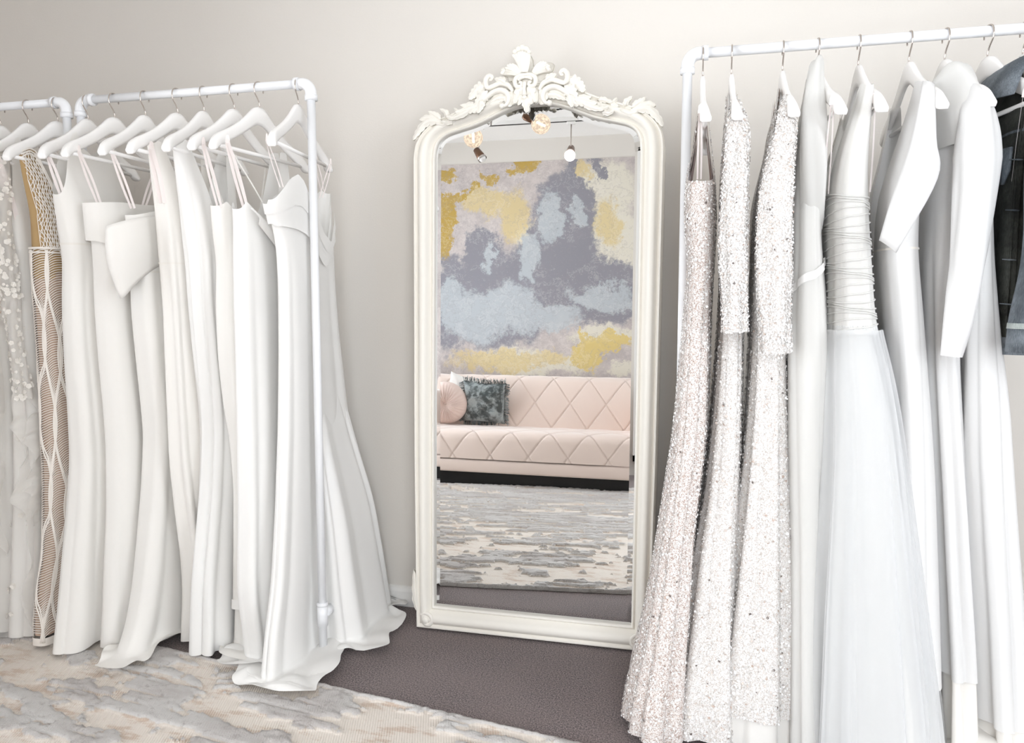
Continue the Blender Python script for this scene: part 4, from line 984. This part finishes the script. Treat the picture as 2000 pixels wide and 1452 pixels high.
# R7 long-sleeved gown with veil collar
x = RXs['R7']; g = gown_root('bridal_gown', 'white long-sleeved gown with sheer collar, next to the crossed V-neck gown', x, G_R)
XL7 = [(1.66, .535), (1.55, .52), (1.45, .510), (1.2, .51), (.991, .519), (.748, .535), (.512, .55), (.235, .565), (0, .57)]
XR7 = [(1.66, .56), (1.55, .575), (1.45, .585), (1.2, .59), (.981, .587), (.635, .612), (.231, .635), (0, .64)]
G = Gown(x, off(FR, .05), BK, xl=XL7, xr=XR7, near=[(-1, 1.46), (-.75, 1.55), (-.45, 1.60), (-.3, 1.605), (0, 1.59), (.3, 1.605), (.75, 1.55), (1, 1.46)], amp=((0, .018), (.5, .013), (1.1, .005), (1.3, 0)), nf=(11, 15), seed=111, hem=.225)
surf_part(G, 'gown_body', 'white_satin', g)
G.hem = -.20; G.amp = smoothtab(((0, .03), (.3, .02))); surf_part(G, 'satin_train', 'cream_satin', g, z0=-.16, z1=.34, grow=-.012, NTT=40)
def heap(x0, x1, y0, y1, h0, seed, nx=70, ny=60):
    xs, ys = np.meshgrid(np.linspace(x0, x1, nx), np.linspace(y0, y1, ny)); u = (xs - x0) / (x1 - x0); v = (ys - y0) / (y1 - y0)
    wv = fbm(u * 2.2 + seed, v * 2.2, seed, 3) * 5 + v * 9 + u * 4
    env = np.clip(np.minimum.reduce([u, 1 - u, v * 1.6, 1 - v]) * 5, 0, 1)**.6
    z = .006 + env * (h0 * (.35 + .9 * v) * (.55 + .45 * np.sqrt(np.sin(wv)**2 + .01)))
    e_ = .05 * fbm(u * 4, v * 4, seed + 3, 2)
    return np.stack([xs + e_, ys - e_ * (1 - v), z], -1).reshape(-1, 3), grid_faces(ny, nx)
mk('train_folds', *heap(.52, 1.02, -.80, -.40, .13, 3), 'cream_satin', g)
sleeve(g, 'long_sleeve', [(.558, -.56, 1.592), (.572, -.625, 1.535), (.572, -.655, 1.42), (.560, -.665, 1.22), (.548, -.665, 1.10), (.537, -.660, .985)], [.012, .034, .044, .038, .028, .022], [.02, .036, .034, .028, .024, .020], 'white_satin', 5, .0035)
sleeve(g, 'long_sleeve', [(.558, -.36, 1.62), (.572, -.295, 1.55), (.572, -.27, 1.42), (.560, -.26, 1.22), (.537, -.26, .985)], [.012, .034, .044, .036, .022], [.02, .036, .034, .028, .020], 'white_satin', 6, .0035)
sleeve(g, 'sheer_collar', [(.543, -.52, 1.620), (.545, -.53, 1.597), (.55, -.54, 1.54), (.555, -.54, 1.46)], [.030, .046, .050, .040], [.06, .09, .10, .085], 'chiffon', 8, .004)
hanger(x, 'white hanger carrying the long-sleeved gown with sheer collar', 8)
# R8 strapless gown
x = RXs['R8']; g = gown_root('bridal_gown', 'strapless white gown hanging in front of the denim jacket', x, G_R)
XL8 = [(1.45, .600), (1.377, .600), (1.206, .600), (.981, .600), (.75, .605), (.4, .63), (.159, .64), (0, .645)]
XR8 = [(1.45, .628), (1.376, .633), (1.205, .650), (1.038, .672), (.869, .70), (.5, .73), (0, .76)]
G = Gown(x, off(FR, .035), BK, xl=XL8, xr=XR8, near=[(-1, 1.372), (0, 1.38), (1, 1.372)], amp=((0, .018), (.5, .012), (1.1, .004), (1.3, .001)), nf=(9, 13), seed=121, hem=.13)
surf_part(G, 'gown_body', 'white_satin', g)
surf_part(G, 'underskirt', 'cream_satin', g, z0=-.06, z1=.25, grow=-.010, NTT=20)
ph_ = np.linspace(0, 2 * math.pi, 64); q = G.section(ph_, 1.372 + 0 * ph_, .002); mk('neckline_roll', *tube(np.stack([q[0], q[1], 1.372 + 0 * ph_], -1), .007, 8), 'satin', g)
loops(g, x + .030, -.612, 1.552, -.585, 1.375, .005, False, .007); hanger(x, 'white hanger carrying the strapless gown by the denim jacket', 12)
# denim jacket
x = RXs['J']; g = thing('denim_jacket', 'faded dark denim jacket at the right edge of the picture', 'jacket', (x, YR, 0))
JT = [(-1, 1.50), (-.75, 1.60), (-.40, 1.665), (-.28, 1.67), (0, 1.60), (.28, 1.67), (.4, 1.665), (.75, 1.6), (1, 1.50)]
G = Gown(x, [(1.66, -.60), (1.5, -.615), (1.3, -.60), (1.0, -.595)], [(1.66, -.32), (1.0, -.32)], xl=[(1.66, x - .02), (1.55, x - .05), (1.45, x - .062), (1.2, x - .06), (1.0, x - .06)], xr=[(1.66, x + .02), (1.5, x + .06), (1.0, x + .06)], near=JT, hem=1.0, amp=((1.0, .004), (1.6, .001)), nf=(6, 9), seed=131, pool=0)
surf_part(G, 'jacket_body', 'denim_dark', g)
surf_part(G, 'waistband', 'denim_grey', g, z0=.985, z1=1.025, grow=.004, NTT=4); surf_part(G, 'yoke_seam', 'denim_grey', g, z0=1.482, z1=1.488, grow=.002, NTT=3)
for sy in (-1, 1):
    s_ = [(x - .02, YR + sy * .13, 1.60), (x - .030, YR + sy * .165, 1.52), (x - .030, YR + sy * .190, 1.36), (x - .040, YR + sy * .200, 1.18), (x - .048, YR + sy * .205, 1.03)]
    if sy < 0: s_ = [(x + .01, -.58, 1.61), (x + .015, -.62, 1.53), (x + .015, -.66, 1.38), (x + .0, -.685, 1.2), (x - .022, -.695, 1.04)]
    js = sleeve(g, 'jacket_sleeve', s_, [.03, .050, .058, .056, .054], [.03, .05, .055, .05, .046], 'denim_grey', 140 + sy, .004)
    e = np.array(s_[-1]); mk('sleeve_cuff', *tube([e + (0, 0, .012), e + (-.003, 0, -.045)], [.056, .055], 24), 'denim_grey', js)
    mk('cuff_fray', *tube([e + (0, 0, .020), e + (0, 0, .008)], [.0565, .0575], 24, False), 'denim_light', js)
def collar(x0):
    n, m = 16, 7; V = []
    for i in range(n):
        t = i / (n - 1); a = math.pi * (1.05 * t - .02); yy = YR - .115 * math.cos(a); xx = x0 - .012 - .042 * math.sin(a)
        for k in range(m):
            s = k / (m - 1); V.append((xx - .040 * s * (1.0 + .3 * abs(math.cos(a))), yy - .030 * s * math.cos(a), 1.655 - .010 * math.sin(a) + .018 * math.sin(s * 3.1) - .065 * s - .03 * s * abs(math.cos(a))))
    return V, grid_faces(n, m)
o = mk('collar', *collar(x), 'denim_grey', g); sm = o.modifiers.new('thick', 'SOLIDIFY'); sm.thickness = .005
def on_j(phi, z, gr): q = G.section(np.asarray(phi, float), np.asarray(z, float), gr); return np.stack([q[0], q[1], np.asarray(z, float) + 0 * q[0]], -1)
for p0, p1, z0, z1 in ((5.15, 5.55, 1.36, 1.45),):
    n = 8; ps = np.linspace(p0, p1, n); V = []
    for k, gr in ((0, .008), (1, .008)):
        zz = np.full(n, z1) if k == 0 else z1 - .05 - .035 * (1 - np.abs(np.linspace(-1, 1, n)))
        V += on_j(ps, zz, gr).tolist()
    o = mk('pocket_flap', V, grid_faces(2, n), 'denim_grey', g); sm = o.modifiers.new('thick', 'SOLIDIFY'); sm.thickness = .006
for z in (1.42, 1.31, 1.20, 1.10):
    c = on_j([5.75], [z], .006)[0]; mk('buttonhole', *tube([c + (-.018, .006, .002), c, c + (.008, -.002, -.001)], [.0012, .0022, .0012], 6), 'denim_grey', g)
for p in (5.68, 5.85):
    zz = np.linspace(1.02, 1.5, 20); mk('placket_seam', *tube(on_j(np.full(20, p), zz, .002), .0020, 5), 'denim_dark', g)
hanger(x, 'white hanger inside the dark denim jacket', 6)

# ---------------------------------------------------------------- sofa opposite the mirror
SX0, SX1, SYF, SYB = -2.62, -.44, -3.06, -3.93
sofa = thing('quilted_sofa', 'blush pink velvet sofa with diamond quilting, seen in the mirror', 'sofa', ((SX0 + SX1) / 2, (SYF + SYB) / 2, 0))
def quilt(xa, xb, prof, p=.285, q=.40, ph=0., depth=.008, nx=420, ns=90):
    C = crom(prof, 14); d = np.r_[0, np.cumsum(np.linalg.norm(np.diff(C, axis=0), axis=1))]; s = np.linspace(0, d[-1], ns)
    Y_ = np.interp(s, d, C[:, 0]); Z_ = np.interp(s, d, C[:, 1]); T = np.gradient(np.stack([Y_, Z_], 1), axis=0); T /= np.linalg.norm(T, axis=1)[:, None]
    N = np.stack([-T[:, 1], T[:, 0]], 1)
    X_ = np.linspace(xa, xb, nx); xg, sg = np.meshgrid(X_, s)
    def gr(v): f = np.abs((v + .5) % 1 - .5); return np.exp(-(f / .017)**2), f
    a, fa = gr(xg / p + sg / q + ph); b_, fb = gr(xg / p - sg / q + ph)
    h = -depth * np.maximum(a, b_) + .0035 * np.minimum(1, 3 * fa) * np.minimum(1, 3 * fb)
    V = np.stack([xg, Y_[:, None] + N[:, 0:1] * h, Z_[:, None] + N[:, 1:2] * h], -1)
    return V.reshape(-1, 3), grid_faces(ns, nx)
arm = .15
v, f = quilt(SX0 + arm, SX1 - arm + .13, [(-3.72, .392), (-3.45, .400), (-3.20, .405), (-3.10, .394), (-3.062, .36), (-3.055, .30), (-3.058, .20)], ph=.2)
mk('seat', v, f, 'sofa_velvet', sofa)
mk('seat_core', *box((SX0 + .02, -3.90, .17), (SX1 - .02, -3.10, .37), .02), 'sofa_velvet', sofa)
v, f = quilt(SX0 + .03, SX1 - .03, [(-3.93, .74), (-3.90, .785), (-3.84, .80), (-3.77, .785), (-3.735, .74), (-3.71, .60), (-3.685, .385)], ph=.55)
mk('backrest', v, f, 'sofa_velvet', sofa)
mk('back_panel', *box((SX0 + .03, -3.94, .17), (SX1 - .03, -3.86, .76), .03), 'sofa_velvet', sofa)
for xa in (SX0, SX1 - .02):
    mk('armrest', *box((xa, -3.93, .16), (xa + arm, -3.09, .66), .045), 'sofa_velvet', sofa)
mk('base_rail', *box((SX0 + .01, -3.92, .10), (SX1 + arm - .03, -3.06, .195), .018), 'sofa_velvet', sofa)
mk('plinth', *box((SX0 + .06, -3.90, .0), (SX1 + .06, -3.14, .10)), 'black', sofa, False)
def pillow(c, w, h, th, rot, mat, name, label, seed=0, wr=.006, round_=False, tip=.0):
    n = 40; u = np.linspace(-1, 1, n); ug, vg = np.meshgrid(u, u); rnd = np.random.default_rng(seed)
    V, F = [], []
    M_ = Matrix.Rotation(R(rot[2]), 3, 'Z') @ Matrix.Rotation(R(rot[0]), 3, 'X') @ Matrix.Rotation(R(rot[1]), 3, 'Y'); M_ = np.array(M_)
    root = thing(name, label, 'cushion', c, 'cushions on the pink sofa')
    for sd in (1, -1):
        if round_:
            rr = np.linspace(0, 1, 20); aa = np.linspace(0, 2 * math.pi, 140, endpoint=False); rg, ag = np.meshgrid(rr, aa, indexing='ij')
            pl = 1 + .0 * ag; t_ = np.sqrt(np.clip(1 - rg**4, 0, 1)) * (.35 + .65 * np.clip(rg / .30, 0, 1)**.7)
            t_ = t_ + .11 * np.sin(34 * ag + 2 * np.sin(5 * ag)) * np.clip(rg * 2, 0, 1) * np.sqrt(np.clip(1 - rg, 0, 1))
            P = np.stack([w * rg * np.cos(ag), sd * th * t_, h * rg * np.sin(ag)], -1); nf_ = grid_faces(20, 140, True)
        else:
            t_ = ((1 - ug**4) * (1 - vg**4))**.45; wig = 1 - .07 * (1 - np.abs(vg)**2 * 0 - vg**2) * ug**2
            cr = wr * (fbm(ug * 2.2 + 5, vg * 2.2, seed, 4) - .5) * 6 * (1 - ug**2) * (1 - vg**2) + wr * np.sin(ug * 7 + vg * 9 + seed) * .5 * (1 - ug**4) * (1 - vg**4)
            P = np.stack([w * ug * (1 - .09 * (1 - vg**2)), sd * (th * t_ + cr), h * vg * (1 - .09 * (1 - ug**2))], -1); nf_ = grid_faces(n, n)
        P = P.reshape(-1, 3) @ M_.T + np.array(c); o = len(V); V += P.tolist(); F += [tuple(i + o for i in (q_ if sd < 0 else q_[::-1])) for q_ in nf_]
    mk('cushion_cover', V, F, mat, root)
    return root, M_
# cushion fronts face the mirror (+y)
rc, M_ = pillow((-2.00, -3.57, .575), .176, .176, .060, (-14, 0, -6), 'pink_velvet', 'round_cushion', 'round pleated pink cushion leaning on the grey velvet cushion', round_=True)
mk('centre_button', *sphere(np.array((-2.00, -3.57, .575)) + M_ @ np.array((0, .026, 0)), .012, 12), 'pink_velvet', rc.children[0])
cv = (-1.695, -3.63, .582); vc, M_ = pillow(cv, .175, .175, .060, (-16, 3, -4), 'velvet', 'velvet_cushion', 'square crushed grey velvet cushion with a fringe', 3, .008)
fv, ff = [], []; rnd = np.random.default_rng(9)
for (sx, sz) in ((1, 0), (-1, 0), (0, 1), (0, -1)):
    for k in range(90):
        s = -1 + 2 * (k + rnd.random()) / 90; L_ = .030 + .018 * rnd.random(); j = rnd.normal(0, .25)
        a = np.array((sx * .172 + (s * .172 if sx == 0 else 0), 0, sz * .172 + (s * .172 if sz == 0 else 0)))
        d = np.array((sx + (j if sx == 0 else 0), rnd.normal(0, .35), sz + (j if sz == 0 else 0) - .35 * abs(sx))); d /= np.linalg.norm(d)
        P = [M_ @ (a * (1 - .09 * (1 - s * s)) + d * L_ * q_) + np.array(cv) for q_ in (-.15, .5, 1)]
        v, f = tube(P, .0022, 4); o = len(fv); fv += list(v); ff += [tuple(i + o for i in q_) for q_ in f]
stuff(mk('fringe', fv, ff, 'velvet', vc.children[0]))
pillow((-1.915, -3.755, .640), .150, .150, .04, (-6, 16, 4), 'white_cotton', 'white_cushion', 'white cushion peeking above the round pink cushion', 5)
pillow((-2.30, -3.68, .575), .17, .17, .05, (-14, 4, 3), 'velvet', 'velvet_cushion', 'grey velvet cushion cut off by the left mirror edge', 6)

# ---------------------------------------------------------------- track lights
def track(y, label, x0=-2.9, x1=1.2):
    t = thing('ceiling_track', label, 'light track', ((x0 + x1) / 2, y, CEIL), 'ceiling light tracks')
    mk('track_rail', *box((x0, y - .017, CEIL - .030), (x1, y + .017, CEIL)), 'white_paint', t, False)
    mk('track_slot', *box((x0 + .01, y - .008, CEIL - .033), (x1 - .01, y + .008, CEIL - .029)), 'black', t, False)
track(-2.45, 'white ceiling light track nearer the mirror'); track(-3.55, 'white ceiling light track above the sofa')
def globe_lamp(x, y, z, label, aim=(-.4, 0, .6), r=.062):
    t = thing('globe_lamp', label, 'lamp', (x, y, CEIL - .03), 'lamps on the ceiling tracks')
    a = np.array(aim, float); a /= np.linalg.norm(a); c = np.array((x, y, z)); nk = c + a * (r + .03); top = np.array((nk[0] + .03 * a[0], y, nk[2] + .06))
    mk('canopy', *box((top[0] - .035, y - .016, CEIL - .055), (top[0] + .035, y + .016, CEIL - .033), .006), 'white_paint', t)
    mk('stem', *tube([(top[0], y, CEIL - .05), (top[0], y, top[2]), nk + a * .03], .005, 8), 'chrome', t)
    mk('lamp_socket', *tube([c + a * (r - .006), c + a * (r + .02), c + a * (r + .05), c + a * (r + .065)], [.020, .022, .022, .014], 16), 'bronze', t)
    mk('globe_bulb', *sphere(c, r, 24), 'amber', t); mk('filament', *tube([c - a * .03, c + a * .03], .007, 8), 'filament', t)
globe_lamp(-1.465, -2.45, 2.350, 'glowing globe bulb lamp reflected at the left under the arch', (-.1, .0, 1))
globe_lamp(-1.022, -2.45, 2.414, 'glowing globe bulb lamp reflected just under the crest', (-.75, .1, .35))
def spot(x, y, z, label, aim, on=True):
    t = thing('spot_lamp', label, 'lamp', (x, y, CEIL - .03), 'lamps on the ceiling tracks')
    a = np.array(aim, float); a /= np.linalg.norm(a); c = np.array((x, y, z))
    mk('canopy', *box((x - .035, y - .016, CEIL - .055), (x + .035, y + .016, CEIL - .033), .006), 'white_paint', t)
    mk('stem', *tube([(x, y, CEIL - .05), (x, y, z + .02), c], .005, 8), 'chrome', t)
    mk('lamp_head', *tube([c - a * .05, c - a * .045, c + a * .03, c + a * .05], [.010, .026, .034, .034], 18), 'bronze', t)
    mk('lamp_ring', *tube([c + a * .044, c + a * .058], [.037, .037], 18, False), 'chrome', t)
    mk('lamp_lens', *sphere(c + a * .05, .031, 14), 'filament' if on else 'white_paint', t)
    if on:
        l = bpy.data.lights.new('spot_beam', 'SPOT'); l.energy = 14; l.color = (1, .82, .62); l.spot_size = R(75); l.spot_blend = .6; l.shadow_soft_size = .04
        o = bpy.data.objects.new('spot_beam', l); COL.objects.link(o); o.parent = t
        o.location = Vector(tuple(c + a * .09)) - Vector(t.location); o.rotation_euler = Vector(tuple(a)).to_track_quat('-Z', 'Y').to_euler()
spot(-1.02, -3.55, 2.545, 'lit spot lamp hanging over the sofa, right of the other', (.05, .6, -.5))
spot(-1.755, -3.55, 2.555, 'unlit bronze spot lamp angled down over the sofa', (.55, .2, -.75), False)

for o in bpy.data.objects:
    if '_o' in o.keys(): del o['_o']
